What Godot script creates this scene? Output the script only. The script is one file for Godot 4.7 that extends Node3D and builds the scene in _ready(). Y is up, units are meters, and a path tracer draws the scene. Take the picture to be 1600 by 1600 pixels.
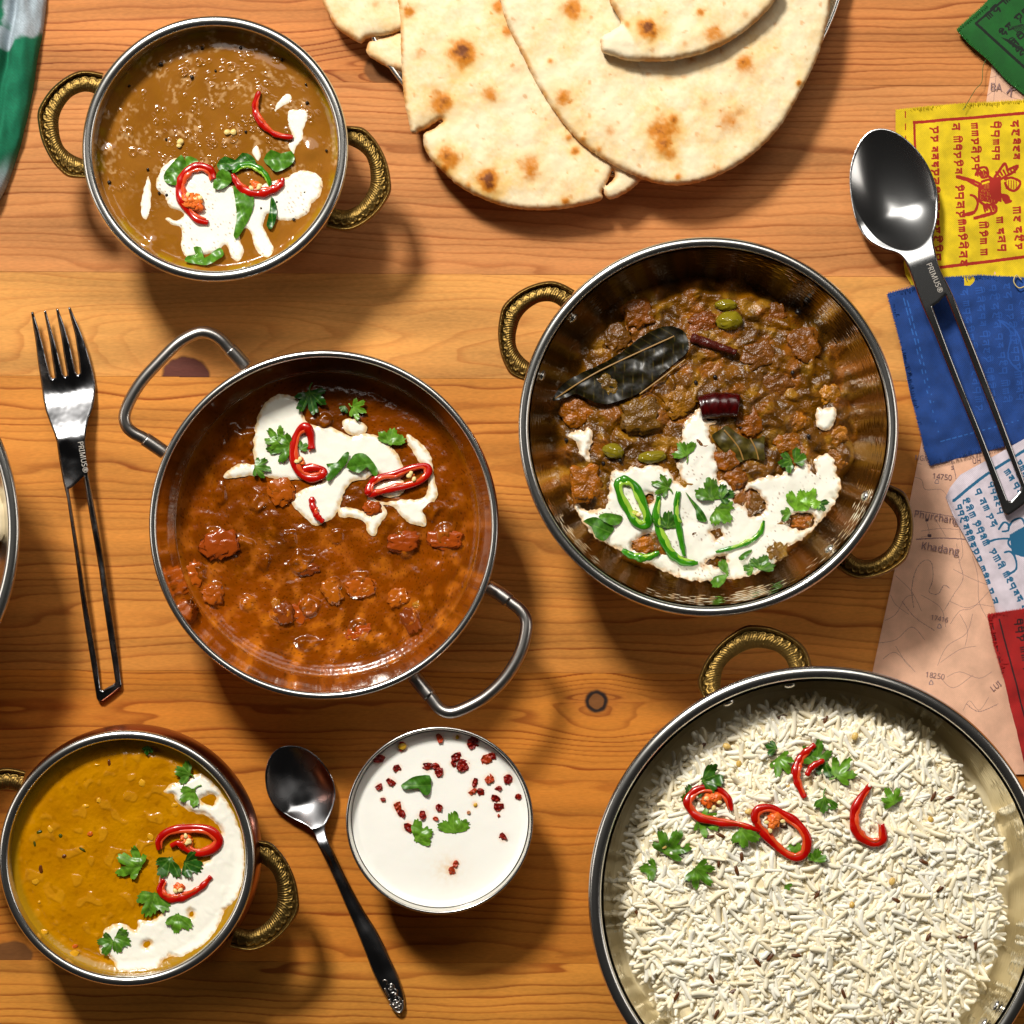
extends Node3D
# A table of curries seen from straight above. Units are metres; the photograph's 1600 pixels span 0.5 m of table top.

const EYE := 1.3
const PX := 0.5 / 1600.0

var nf := FastNoiseLite.new()      # soft fractal noise
var ns := FastNoiseLite.new()      # plain noise
var nc := FastNoiseLite.new()      # cells
var rng := RandomNumberGenerator.new()
var used := {}
var M := {}


func _ready():
	# camera
	var cam := Camera3D.new()
	cam.name = "camera"
	cam.position = Vector3(0, EYE, 0)
	cam.rotation_degrees = Vector3(-90, 0, 0)
	cam.fov = rad_to_deg(2.0 * atan(0.25 / EYE))
	cam.near = 0.05
	cam.far = 20.0
	add_child(cam)
	# surroundings: a dim studio, no sky
	var we := WorldEnvironment.new()
	we.name = "surroundings"
	var e := Environment.new()
	e.background_mode = Environment.BG_COLOR
	e.background_color = Color(0.115, 0.11, 0.105)
	e.background_energy_multiplier = 1.0
	e.tonemap_mode = Environment.TONE_MAPPER_LINEAR
	e.tonemap_exposure = 1.0
	e.sdfgi_enabled = true
	e.ssao_enabled = true
	e.ssil_enabled = true
	we.environment = e
	add_child(we)
	# the lamps: one key lamp beyond the top edge, soft boxes at the sides
	area_lamp("key_lamp", Vector3(-0.62, 1.65, -1.35), Vector3(0, 0, 0), Vector2(0.32, 0.32), 6.1, Color(1.0, 0.985, 0.955))
	area_lamp("overhead_softbox", Vector3(0.12, 1.45, -0.95), Vector3(0, 0.02, 0), Vector2(1.0, 0.6), 0.7, Color(1.0, 0.98, 0.945))
	area_lamp("side_softbox", Vector3(-1.5, 0.75, -0.1), Vector3(0, 0.02, 0), Vector2(0.7, 0.5), 0.26, Color(1.0, 0.97, 0.93))
	area_lamp("side_softbox", Vector3(1.5, 0.75, -0.1), Vector3(0, 0.02, 0), Vector2(0.7, 0.5), 0.26, Color(1.0, 0.97, 0.93))

	nf.noise_type = FastNoiseLite.TYPE_SIMPLEX_SMOOTH
	nf.frequency = 1.0
	nf.fractal_type = FastNoiseLite.FRACTAL_FBM
	nf.fractal_octaves = 4
	nf.seed = 11
	ns.noise_type = FastNoiseLite.TYPE_SIMPLEX_SMOOTH
	ns.frequency = 1.0
	ns.fractal_type = FastNoiseLite.FRACTAL_NONE
	ns.seed = 5
	nc.noise_type = FastNoiseLite.TYPE_CELLULAR
	nc.frequency = 1.0
	nc.fractal_type = FastNoiseLite.FRACTAL_NONE
	nc.cellular_return_type = FastNoiseLite.RETURN_DISTANCE
	nc.seed = 3
	rng.seed = 77
	materials()
	table()
	cloths_and_map()
	tray_and_breads()
	brown_dal()
	tomato_curry()
	vegetable_curry()
	yellow_dal()
	yogurt_bowl()
	rice_bowl()
	edge_bowl()
	cutlery()


func area_lamp(called: String, at: Vector3, towards: Vector3, size: Vector2, energy: float, color: Color):
	var l := AreaLight3D.new()
	l.name = called
	l.area_size = size
	l.light_energy = energy
	l.light_color = color
	l.shadow_enabled = true
	l.area_range = 8.0
	l.area_attenuation = 2.0
	add_child(l, true)
	l.look_at_from_position(at, towards, Vector3.UP)


# ---------------------------------------------------------------- helpers
class MB:
	var v := PackedVector3Array()
	var c := PackedColorArray()
	var uv := PackedVector2Array()
	var ix := PackedInt32Array()
	var flat := false

	func add(p: Vector3, col := Color.WHITE, t := Vector2.ZERO) -> int:
		v.append(p)
		c.append(col)
		uv.append(t)
		return v.size() - 1

	func tri(a: int, b: int, d: int):
		ix.append(a)
		ix.append(b)
		ix.append(d)

	func quad(a: int, b: int, d: int, e: int):
		ix.append(a)
		ix.append(b)
		ix.append(d)
		ix.append(a)
		ix.append(d)
		ix.append(e)

	# nu x nv points, f(u, v) with u and v from 0 to 1
	func grid(nu: int, nv: int, f: Callable, col = null, closed := false):
		var at := v.size()
		var w := nu if closed else nu + 1
		for j in nv + 1:
			for i in w:
				var p: Vector3 = f.call(float(i) / nu, float(j) / nv)
				add(p, col.call(float(i) / nu, float(j) / nv, p) if col is Callable else (col if col is Color else Color.WHITE), Vector2(float(i) / nu, float(j) / nv))
		for j in nv:
			for i in nu:
				var k := (i + 1) % w
				quad(at + j * w + i, at + j * w + k, at + (j + 1) * w + k, at + (j + 1) * w + i)

	func merge(o: MB, t: Transform3D, col = null):
		var at := v.size()
		for i in o.v.size():
			v.append(t * o.v[i])
			c.append(col if col is Color else o.c[i])
			uv.append(o.uv[i])
		for k in o.ix:
			ix.append(at + k)

	func mesh(origin := Vector3.ZERO) -> ArrayMesh:
		var n := PackedVector3Array()
		n.resize(v.size())
		var k := 0
		var count := ix.size()
		while k < count:
			var a := ix[k]
			var b := ix[k + 1]
			var d := ix[k + 2]
			var q := (v[d] - v[a]).cross(v[b] - v[a])
			n[a] += q
			n[b] += q
			n[d] += q
			k += 3
		for i in n.size():
			n[i] = n[i].normalized() if n[i].length_squared() > 1e-30 else Vector3.UP
		if origin != Vector3.ZERO:
			for i in v.size():
				v[i] -= origin
		var arr := []
		arr.resize(Mesh.ARRAY_MAX)
		arr[Mesh.ARRAY_VERTEX] = v
		arr[Mesh.ARRAY_NORMAL] = n
		arr[Mesh.ARRAY_COLOR] = c
		arr[Mesh.ARRAY_TEX_UV] = uv
		arr[Mesh.ARRAY_INDEX] = ix
		var m := ArrayMesh.new()
		m.add_surface_from_arrays(Mesh.PRIMITIVE_TRIANGLES, arr)
		return m


func lin(r: float, g: float, b: float) -> Color:      # 0..255 as a screen shows them, to linear
	return Color(r / 255.0, g / 255.0, b / 255.0).srgb_to_linear()


func pw(x: float, y: float, h := 0.0) -> Vector3:      # a spot of the photograph, at a height over the table
	var s := (1.0 - h / EYE) * PX
	return Vector3((x - 800.0) * s, h, (y - 800.0) * s)


func spots(ox: float, oy: float, s: float, a: Array) -> PackedVector2Array:
	var out := PackedVector2Array()
	for i in a.size() / 2:
		out.append(Vector2(ox + a[2 * i] / s, oy + a[2 * i + 1] / s))
	return out


func flat(pts: PackedVector2Array, h: float) -> PackedVector2Array:
	var out := PackedVector2Array()
	for p in pts:
		var q := pw(p.x, p.y, h)
		out.append(Vector2(q.x, q.z))
	return out


func smooth(pts: PackedVector2Array, closed: bool, per := 5) -> PackedVector2Array:
	var out := PackedVector2Array()
	var n := pts.size()
	for i in (n if closed else n - 1):
		var a := pts[(i - 1 + n) % n] if closed or i > 0 else pts[0]
		var b := pts[i]
		var d := pts[(i + 1) % n]
		var e := pts[(i + 2) % n] if closed or i + 2 < n else pts[n - 1]
		for k in per:
			out.append(b.cubic_interpolate(d, a, e, float(k) / per))
	if not closed:
		out.append(pts[n - 1])
	return out


func tag(o: Node3D, label: String, category: String, group := "", kind := ""):
	if label:
		if used.has(label):
			print("same label: ", label)
		used[label] = true
		o.set_meta("label", label)
	if category:
		o.set_meta("category", category)
	if group:
		o.set_meta("group", group)
	if kind:
		o.set_meta("kind", kind)


func thing(called: String, at: Vector3, label: String, category: String, group := "") -> Node3D:
	var o := Node3D.new()
	o.name = numbered(called)
	add_child(o)
	o.position = at
	tag(o, label, category, group)
	return o


var names := {}
func numbered(called: String) -> String:
	names[called] = names.get(called, -1) + 1
	return called if names[called] == 0 else "%s_%03d" % [called, names[called]]


var part_names := {}
func place_of(o: Node) -> Vector3:
	var p := Vector3.ZERO
	while o != self:
		p += o.position
		o = o.get_parent()
	return p


func put(called: String, mb: MB, m: Material, parent: Node = null) -> MeshInstance3D:
	var o := MeshInstance3D.new()
	if parent == null:
		o.name = numbered(called)
		var lo := Vector3(1e9, 1e9, 1e9)
		var hi := -lo
		for p in mb.v:
			lo = lo.min(p)
			hi = hi.max(p)
		var base := Vector3((lo.x + hi.x) / 2, lo.y, (lo.z + hi.z) / 2)
		o.mesh = mb.mesh(base)
		o.position = base
		add_child(o)
	else:
		name_part(o, called, parent)
		o.mesh = mb.mesh(place_of(parent))
		parent.add_child(o)

	o.set_surface_override_material(0, m)
	return o


func name_part(o: Node, called: String, parent: Node):
	var key := str(parent.get_instance_id()) + called
	part_names[key] = part_names.get(key, -1) + 1
	o.name = called if part_names[key] == 0 else "%s_%03d" % [called, part_names[key]]


func share(called: String, mesh: Mesh, t: Transform3D, parent: Node) -> MeshInstance3D:
	var o := MeshInstance3D.new()
	name_part(o, called, parent)
	o.mesh = mesh
	o.transform = Transform3D(t.basis, t.origin - place_of(parent))
	parent.add_child(o)
	return o


func disc(mb: MB, c: Vector2, r: float, nr: int, nt: int, h: Callable, col: Callable):
	var mid := mb.add(Vector3(c.x, h.call(c.x, c.y), c.y), col.call(c.x, c.y, 0.0))
	var at := mb.v.size()
	for j in nr:
		var rr := r * (j + 1.0) / nr
		for i in nt:
			var a := TAU * i / nt
			var x := c.x + rr * cos(a)
			var z := c.y + rr * sin(a)
			mb.add(Vector3(x, h.call(x, z), z), col.call(x, z, rr))
	for i in nt:
		var k := (i + 1) % nt
		mb.tri(mid, at + i, at + k)
		for j in nr - 1:
			mb.quad(at + j * nt + i, at + (j + 1) * nt + i, at + (j + 1) * nt + k, at + j * nt + k)


# signed distance to a polygon, positive inside
func inside_by(p: Vector2, poly: PackedVector2Array) -> float:
	var best := 1e9
	var n := poly.size()
	var ins := false
	var a := poly[n - 1]
	for i in n:
		var b := poly[i]
		var ab := b - a
		var ap := p - a
		var t := clampf(ap.dot(ab) / maxf(ab.length_squared(), 1e-18), 0.0, 1.0)
		best = minf(best, (ap - ab * t).length_squared())
		if (a.y > p.y) != (b.y > p.y) and p.x < (b.x - a.x) * (p.y - a.y) / (b.y - a.y) + a.x:
			ins = not ins
		a = b
	return sqrt(best) if ins else -sqrt(best)


# A sheet with the outline of the polygons (x, z), less the holes: top(x, z, d) gives its height, d being the distance from the edge; wall: how far the edge goes down.
# far: distance from the edge beyond which d need not be exact. rough: unevenness of the outline.
func slab(polys: Array, holes: Array, cell: float, top: Callable, col: Callable, wall := 0.0, rough := 0.0, rough_f := 300.0, uvs = null, under := false) -> MB:
	var mb := MB.new()
	var lo := Vector2(1e9, 1e9)
	var hi := -lo
	var boxes := []
	for q in polys + holes:
		var box := Rect2(q[0], Vector2.ZERO)
		for p in q:
			box = box.expand(p)
		boxes.append(box.grow(0.004))
	for q in polys:
		for p in q:
			lo = lo.min(p)
			hi = hi.max(p)
	lo -= Vector2(cell, cell) * 1.5
	hi += Vector2(cell, cell) * 1.5
	var nx := int(ceil((hi.x - lo.x) / cell)) + 1
	var nz := int(ceil((hi.y - lo.y) / cell)) + 1
	var d := PackedFloat32Array()
	d.resize(nx * nz)
	for j in nz:
		for i in nx:
			var p := lo + Vector2(i, j) * cell
			var s := -1e9
			for q in polys.size():
				s = maxf(s, inside_by(p, polys[q]) if boxes[q].has_point(p) else -0.004)
			for q in holes.size():
				if boxes[polys.size() + q].has_point(p):
					s = minf(s, -inside_by(p, holes[q]))
			if rough > 0.0 and absf(s) < rough * 4.0:
				s += rough * nf.get_noise_2d(p.x * rough_f, p.y * rough_f)
			d[j * nx + i] = s
	var at := PackedInt32Array()
	at.resize(nx * nz)
	at.fill(-1)
	var cut := {}
	var rim := PackedInt32Array()
	var corners := [Vector2i(0, 0), Vector2i(1, 0), Vector2i(1, 1), Vector2i(0, 1)]
	for j in nz - 1:
		for i in nx - 1:
			var k := j * nx + i
			if d[k] <= 0 and d[k + 1] <= 0 and d[k + nx] <= 0 and d[k + nx + 1] <= 0:
				continue
			var ring := PackedInt32Array()
			var crossing := []
			for m in 4:
				var ca: Vector2i = corners[m]
				var cb: Vector2i = corners[(m + 1) % 4]
				var ka := k + ca.y * nx + ca.x
				var kb := k + cb.y * nx + cb.x
				if d[ka] > 0:
					if at[ka] < 0:
						var p := lo + Vector2(i + ca.x, j + ca.y) * cell
						at[ka] = mb.add(Vector3(p.x, top.call(p.x, p.y, d[ka]), p.y), col.call(p.x, p.y, d[ka]), uvs * p if uvs is Transform2D else p)
					ring.append(at[ka])
					crossing.append(false)
				if (d[ka] > 0) != (d[kb] > 0):
					var key := mini(ka, kb) * 2 + (1 if ca.x == cb.x else 0)
					if not cut.has(key):
						var t := d[ka] / (d[ka] - d[kb])
						var p := lo + (Vector2(i + ca.x, j + ca.y).lerp(Vector2(i + cb.x, j + cb.y), t)) * cell
						cut[key] = mb.add(Vector3(p.x, top.call(p.x, p.y, 0.0), p.y), col.call(p.x, p.y, 0.0), uvs * p if uvs is Transform2D else p)
					ring.append(cut[key])
					crossing.append(true)
			var n := ring.size()
			for m in n - 2:
				mb.tri(ring[0], ring[m + 1], ring[m + 2])
			if wall > 0.0:
				for m in n:
					# the outline's own edges leave a cell through one side and come back through another
					if crossing[m] and crossing[(m + 1) % n] and not same_side(mb.v[ring[m]], mb.v[ring[(m + 1) % n]], lo, cell):
						rim.append(ring[m])
						rim.append(ring[(m + 1) % n])
	if wall > 0.0:
		var low := {}
		var tops := {}
		for a in rim:
			if not low.has(a):
				tops[a] = mb.add(mb.v[a], mb.c[a], mb.uv[a])
				low[a] = mb.add(mb.v[a] - Vector3(0, wall, 0), mb.c[a], mb.uv[a])
		for m in rim.size() / 2:
			var a := rim[2 * m]
			var b := rim[2 * m + 1]
			mb.quad(tops[b], tops[a], low[a], low[b])
	if under:
		var count := mb.ix.size()
		var first := mb.v.size()
		var number := mb.v.size()
		for i in number:
			mb.add(mb.v[i] - Vector3(0, wall, 0), mb.c[i], mb.uv[i])
		var tri_end := count - rim.size() / 2 * 6
		var k := 0
		while k < tri_end:
			mb.tri(first + mb.ix[k], first + mb.ix[k + 2], first + mb.ix[k + 1])
			k += 3
	return mb


func same_side(a: Vector3, b: Vector3, lo: Vector2, cell: float) -> bool:
	if absf(a.x - b.x) < 1e-9:
		var f := (a.x - lo.x) / cell
		return absf(f - roundf(f)) < 1e-3
	if absf(a.z - b.z) < 1e-9:
		var f := (a.z - lo.y) / cell
		return absf(f - roundf(f)) < 1e-3
	return false


# a tube along points; size(t) gives its half width (level) and half height
func tube(mb: MB, pts: PackedVector3Array, closed: bool, sides: int, size: Callable, col = null, capped := true):
	var n := pts.size()
	var at := mb.v.size()
	for i in n:
		var a := pts[(i - 1 + n) % n] if closed or i > 0 else pts[i]
		var b := pts[(i + 1) % n] if closed or i + 1 < n else pts[i]
		var t := (b - a).normalized()
		var s := t.cross(Vector3.UP)
		if s.length() < 0.01:
			s = t.cross(Vector3.RIGHT)
		s = s.normalized()
		var u := s.cross(t)
		var w: Vector2 = size.call(float(i) / maxf(n - 1, 1))
		for k in sides:
			var g := TAU * k / sides
			var p := pts[i] + s * cos(g) * w.x + u * sin(g) * w.y
			mb.add(p, col.call(float(i) / n, g, p) if col is Callable else (col if col is Color else Color.WHITE), Vector2(float(k) / sides, float(i) / n))
	for i in (n if closed else n - 1):
		var j := (i + 1) % n
		for k in sides:
			var l := (k + 1) % sides
			mb.quad(at + i * sides + k, at + i * sides + l, at + j * sides + l, at + j * sides + k)
	if capped and not closed:
		var first := mb.add(pts[0], mb.c[at])
		var last := mb.add(pts[n - 1], mb.c[at + (n - 1) * sides])
		for k in sides:
			var l := (k + 1) % sides
			mb.tri(first, at + l, at + k)
			mb.tri(last, at + (n - 1) * sides + k, at + (n - 1) * sides + l)


# a lumpy rounded body: half sizes r; lump: unevenness; square: 0 an egg, 1 a box
func lump(mb: MB, c: Vector3, r: Vector3, turn: float, uneven: float, seed_: float, nu: int, nv: int, col, square := 0.0):
	var b := Basis(Vector3.UP, turn)
	mb.grid(nu, nv, func(u, v):
		var th: float = PI * v
		var d := Vector3(sin(th) * cos(TAU * u), cos(th), sin(th) * sin(TAU * u))
		var q := d
		if square > 0.0:
			var m := maxf(absf(d.x), maxf(absf(d.y), absf(d.z)))
			q = d.lerp(d / m * 0.8, square)
		q *= 1.0 + uneven * ns.get_noise_3d(d.x * 1.7 + seed_, d.y * 1.7, d.z * 1.7) + uneven * 0.5 * ns.get_noise_3d(d.x * 4.5 + seed_, d.y * 4.5, d.z * 4.5)
		return c + b * (q * r), col, true)


func mat(called: String, albedo: Color, rough: float, metal := 0.0) -> StandardMaterial3D:
	var m := StandardMaterial3D.new()
	m.resource_name = called
	m.albedo_color = albedo
	m.roughness = rough
	m.metallic = metal
	return m


func painted(called: String, rough: float) -> StandardMaterial3D:
	var m := mat(called, Color.WHITE, rough)
	m.vertex_color_use_as_albedo = true
	return m


func noise_texture(size: int, freq: float, seed_: int, as_normal := false, strength := 4.0, oct := 4) -> NoiseTexture2D:
	var n := FastNoiseLite.new()
	n.seed = seed_
	n.frequency = freq
	n.fractal_octaves = oct
	var t := NoiseTexture2D.new()
	t.width = size
	t.height = size
	t.seamless = true
	t.noise = n
	t.as_normal_map = as_normal
	t.bump_strength = strength
	return t


func tri_map(m: StandardMaterial3D, per_metre: float):
	m.uv1_triplanar = true
	m.uv1_world_triplanar = true
	m.uv1_scale = Vector3.ONE * per_metre


func materials():
	var worn := noise_texture(512, 0.012, 21, false, 4, 5)
	M.steel = mat("polished steel", Color(0.86, 0.85, 0.83), 0.2, 1.0)
	M.steel.roughness = 0.24
	M.hammered = mat("hammered steel", Color(0.93, 0.915, 0.87), 0.08, 1.0)
	M.cutlery = mat("cutlery steel", Color(0.6, 0.6, 0.61), 0.5, 1.0)
	M.cutlery.roughness_texture = noise_texture(512, 0.008, 22, false, 4, 3)
	M.cutlery.roughness = 0.46
	tri_map(M.cutlery, 9.0)
	M.spoon = mat("spoon steel", Color(0.78, 0.78, 0.78), 0.2, 1.0)
	M.wire = mat("steel wire", Color(0.72, 0.7, 0.68), 0.3, 1.0)
	M.copper = mat("copper", Color(0.62, 0.33, 0.2), 0.3, 1.0)
	M.brass = mat("aged brass", Color(0.5, 0.4, 0.21), 0.46, 1.0)
	M.brass.heightmap_enabled = true
	M.brass.heightmap_texture = noise_texture(256, 0.04, 8)
	M.brass.heightmap_scale = 0.03
	tri_map(M.brass, 40.0)
	M.cream = painted("cream", 0.16)
	M.cream.metallic_specular = 0.4
	M.cream.subsurf_scatter_enabled = true
	M.cream.subsurf_scatter_strength = 0.05
	M.leaf = painted("herb leaf", 0.36)
	M.leaf.backlight_enabled = true
	M.leaf.backlight = Color(0.06, 0.12, 0.02)
	M.chili = painted("chili skin", 0.24)
	M.chili.clearcoat_enabled = true
	M.chili.clearcoat = 0.3
	M.chili.clearcoat_roughness = 0.1
	M.seed = painted("seed", 0.4)
	M.soup = painted("soup", 0.12)
	M.soup.metallic_specular = 0.42
	M.sauce = painted("sauce", 0.18)
	M.sauce.metallic_specular = 0.42
	M.sauce.heightmap_enabled = true
	M.sauce.heightmap_texture = noise_texture(512, 0.03, 31, false, 4, 5)
	M.sauce.heightmap_scale = 0.012
	tri_map(M.sauce, 22.0)
	M.stew = painted("stew", 0.3)
	M.stew.metallic_specular = 0.45
	M.stew.heightmap_enabled = true
	M.stew.heightmap_texture = noise_texture(512, 0.06, 32, false, 4, 5)
	M.stew.heightmap_scale = 0.04
	tri_map(M.stew, 22.0)
	M.rice = painted("boiled rice", 0.42)
	M.bread = painted("flatbread", 0.62)
	M.bread.metallic_specular = 0.35
	M.bread.heightmap_enabled = true
	M.bread.heightmap_texture = noise_texture(512, 0.02, 33, false, 4, 5)
	M.bread.heightmap_scale = 0.02
	tri_map(M.bread, 16.0)
	M.cloth = painted("woven cloth", 0.9)
	M.bay = painted("bay leaf", 0.36)
	M.bay.metallic_specular = 0.4
	M.ink = mat("map ink", Color(0.5, 0.39, 0.4), 0.8)
	M.engraved = mat("engraving", Color(0.75, 0.72, 0.68), 0.6, 0.4)


# ---------------------------------------------------------------- table
func table():
	# planks run across; y of their joints in the photograph
	var joints := [-560.0, -300.0, -120.0, 130.0, 429.0, 592.0, 1051.0, 1505.0, 1760.0, 1990.0, 2180.0]
	var early := [lin(196, 128, 70), lin(196, 128, 70), lin(196, 127, 69), lin(200, 135, 78), lin(213, 152, 80), lin(206, 136, 59), lin(195, 122, 42), lin(202, 134, 52), lin(200, 130, 56), lin(200, 130, 56)]
	var late := [lin(140, 70, 28), lin(140, 70, 28), lin(136, 66, 26), lin(146, 78, 34), lin(178, 110, 50), lin(146, 74, 22), lin(138, 66, 14), lin(148, 80, 24), lin(140, 70, 28), lin(140, 70, 28)]
	var gap := [4.6, 4.4, 3.9, 4.4, 8.5, 5.4, 5.8, 5.6, 5.0, 5.4]      # mm from ring to ring
	var warp := [1.0, 1.0, 1.1, 1.2, 4.5, 1.5, 1.3, 1.0, 1.0, 1.0]
	var strong := [0.8, 0.8, 0.95, 0.7, 0.45, 0.75, 0.8, 0.8, 0.8, 0.8]
	var n := 1600
	var span := 0.56
	var fib := FastNoiseLite.new()
	fib.seed = 9
	fib.frequency = 0.05
	fib.fractal_octaves = 4
	var im := fib.get_image(100, n)
	im.resize(n, n, Image.INTERPOLATE_CUBIC)
	im.convert(Image.FORMAT_L8)
	var fibre := im.get_data()
	var speck := fib.get_image(n, n)
	fib.frequency = 0.35
	speck = fib.get_image(n / 4, n)
	speck.resize(n, n, Image.INTERPOLATE_BILINEAR)
	speck.convert(Image.FORMAT_L8)
	var pore := speck.get_data()
	var data := PackedByteArray()
	data.resize(n * n * 3)
	# knots: spot (photograph pixels), size (mm)
	var knots := [[932.0, 1096.0, 6.4], [290.0, 586.0, 11.0], [20.0, 1494.0, 9.0], [600.0, 108.0, 9.0]]
	var kn := []
	for k in knots:
		kn.append(Vector3((k[0] - 800.0) * 0.3125, (k[1] - 800.0) * 0.3125, k[2]))
	var tilt := 0.006
	for j in n:
		for i in n:
			var x := ((i + 0.5) / n - 0.5) * span * 1000.0       # mm
			var z := ((j + 0.5) / n - 0.5) * span * 1000.0
			var zp := z - x * tilt
			var py := zp / 0.3125 + 800.0
			var b := 0
			while b < 9 and py > joints[b + 1]:
				b += 1
			var q: float = gap[b]
			var wr: float = warp[b]
			var ph := zp / q + wr * 1.1 * ns.get_noise_2d(x * 0.0022 + b * 17.3, zp * 0.012) + wr * 0.35 * ns.get_noise_2d(x * 0.009 + b * 7.1, zp * 0.03) + 0.16 * ns.get_noise_2d(x * 0.03, zp * 0.16) + 1.6 * ns.get_noise_2d(b * 31.7, zp * 0.028)
			var heart := 0.0
			var ring := 0.0
			var halo := 0.0
			var swirl := 0.0
			for m in 4:
				var g: Vector3 = kn[m]
				var dx := x - g.x
				var dz := z - g.y
				if absf(dx) < g.z * 11.0 and absf(dz) < g.z * 6.0 and (m != 1 or b == 4) and (m != 0 or b == 6) and (m != 2 or b == 6) and (m != 3 or b == 2):
					var dd := sqrt(dx * dx + dz * dz) / g.z
					var sx := dx / (g.z * 3.3)
					var sz := dz / (g.z * 2.2)
					ph += signf(dz) * -g.z * (2.6 if m == 0 else 1.7) / q * exp(-sx * sx - absf(sz) * 0.8) * (1.0 - exp(-absf(dz) / (g.z * 0.3)))
					dd += 0.035 * ns.get_noise_2d(x * 0.3, z * 0.3)
					if m == 0:
						heart = maxf(heart, 1.0 - smoothstep(0.5, 0.75, dd))
						swirl = exp(-sx * sx - sz * sz)
						ring = maxf(ring, smoothstep(0.5, 0.64, dd) * (1.0 - smoothstep(0.74, 1.0, dd)))
						halo = maxf(halo, 1.15 * exp(-pow(absf(dx) / (g.z * 1.9), 2.0) - pow(dz / (g.z * 1.05), 2.0)))
					else:
						heart = maxf(heart, (1.0 - smoothstep(0.8, 1.0, sqrt(pow(dx / (g.z * 1.15), 2.0) + pow(dz / g.z * 1.1, 2.0)) + 0.05 * ns.get_noise_2d(x * 0.16, z * 0.16))) * (1.6 if m == 1 else 1.2))
						halo = maxf(halo, 0.8 * exp(-pow(absf(dx) / (g.z * 1.9), 2.0) - pow(dz / (g.z * 1.0), 2.0)))
			var t := ph - floorf(ph)
			var num := floorf(ph)
			var line := smoothstep(0.5, 0.94, t) * (1.0 - smoothstep(0.93, 1.0, t))
			line *= line
			var s: float = strong[b] * 1.15 * (0.42 + 1.0 * absf(ns.get_noise_2d(num * 3.7, b * 9.0 + x * 0.0006))) * (0.8 + 0.4 * ns.get_noise_2d(x * 0.006, num))
			s *= 1.0 + 1.3 * swirl
			var fb := fibre[j * n + i] / 255.0 - 0.5
			var pr := pore[j * n + i] / 255.0 - 0.5
			var lf := clampf(line * s + 0.14 * t + 0.3 * fb, 0.0, 1.0)
			var ca: Color = early[b]
			var cb: Color = late[b]
			var r := lerpf(ca.r, cb.r, lf)
			var gg := lerpf(ca.g, cb.g, lf)
			var bb := lerpf(ca.b, cb.b, lf)
			var tone := 1.0 + 0.22 * ns.get_noise_2d(x * 0.006 + b * 3.0, zp * 0.05 + 40.0) + 0.3 * pr + 0.3 * fb
			if halo > 0.0:
				r = lerpf(r, 0.40, halo * 0.6)
				gg = lerpf(gg, 0.125, halo * 0.7)
				bb = lerpf(bb, 0.02, halo * 0.7)
			if heart > 0.0:
				var hh := minf(heart, 1.0)
				r = lerpf(r, 0.115 if heart > 1.25 else 0.20, hh)
				gg = lerpf(gg, 0.035 if heart > 1.25 else 0.075, hh)
				bb = lerpf(bb, 0.025 if heart > 1.25 else 0.02, hh)
			if ring > 0.0:
				r = lerpf(r, 0.02, ring)
				gg = lerpf(gg, 0.012, ring)
				bb = lerpf(bb, 0.01, ring)
			var o := (j * n + i) * 3
			data[o] = int(255.0 * pow(clampf(r * tone, 0.0, 1.0), 0.4545))
			data[o + 1] = int(255.0 * pow(clampf(gg * tone, 0.0, 1.0), 0.4545))
			data[o + 2] = int(255.0 * pow(clampf(bb * tone, 0.0, 1.0), 0.4545))
	var wood := mat("oiled pine", Color.WHITE, 0.5)
	wood.albedo_texture = ImageTexture.create_from_image(Image.create_from_data(n, n, false, Image.FORMAT_RGB8, data))
	wood.heightmap_enabled = true
	var fi := Image.create_from_data(n, n, false, Image.FORMAT_L8, fibre)
	wood.heightmap_texture = ImageTexture.create_from_image(fi)
	wood.heightmap_scale = 0.012
	wood.specular_mode = BaseMaterial3D.SPECULAR_SCHLICK_GGX
	wood.metallic_specular = 0.22
	var t := thing("table", Vector3(0, -0.03, 0), "pine table top of wide orange boards under the dishes", "table")
	t.set_meta("kind", "structure")
	for b in 10:
		var z0: float = (joints[b] - 800.0) * PX
		var z1: float = (joints[b + 1] - 800.0) * PX
		var ch := 0.00014
		var mb := MB.new()
		# profile across the board: chamfered edges, so that the joints show
		var prof := [Vector2(z0 + 0.00003, -0.03), Vector2(z0 + 0.00003, -ch), Vector2(z0 + 0.00003 + ch, 0.0), Vector2(z1 - 0.00003 - ch, 0.0), Vector2(z1 - 0.00003, -ch), Vector2(z1 - 0.00003, -0.03)]
		for k in 5:
			var at := mb.v.size()
			for e in 2:
				for x in [-0.56, 0.56]:
					var p: Vector2 = prof[k + e]
					var zz: float = p.x + x * tilt
					mb.add(Vector3(x, p.y, zz), Color.WHITE, Vector2(x / span + 0.5, zz / span + 0.5))
			mb.quad(at, at + 1, at + 3, at + 2)
		put("plank", mb, wood, t)


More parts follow.
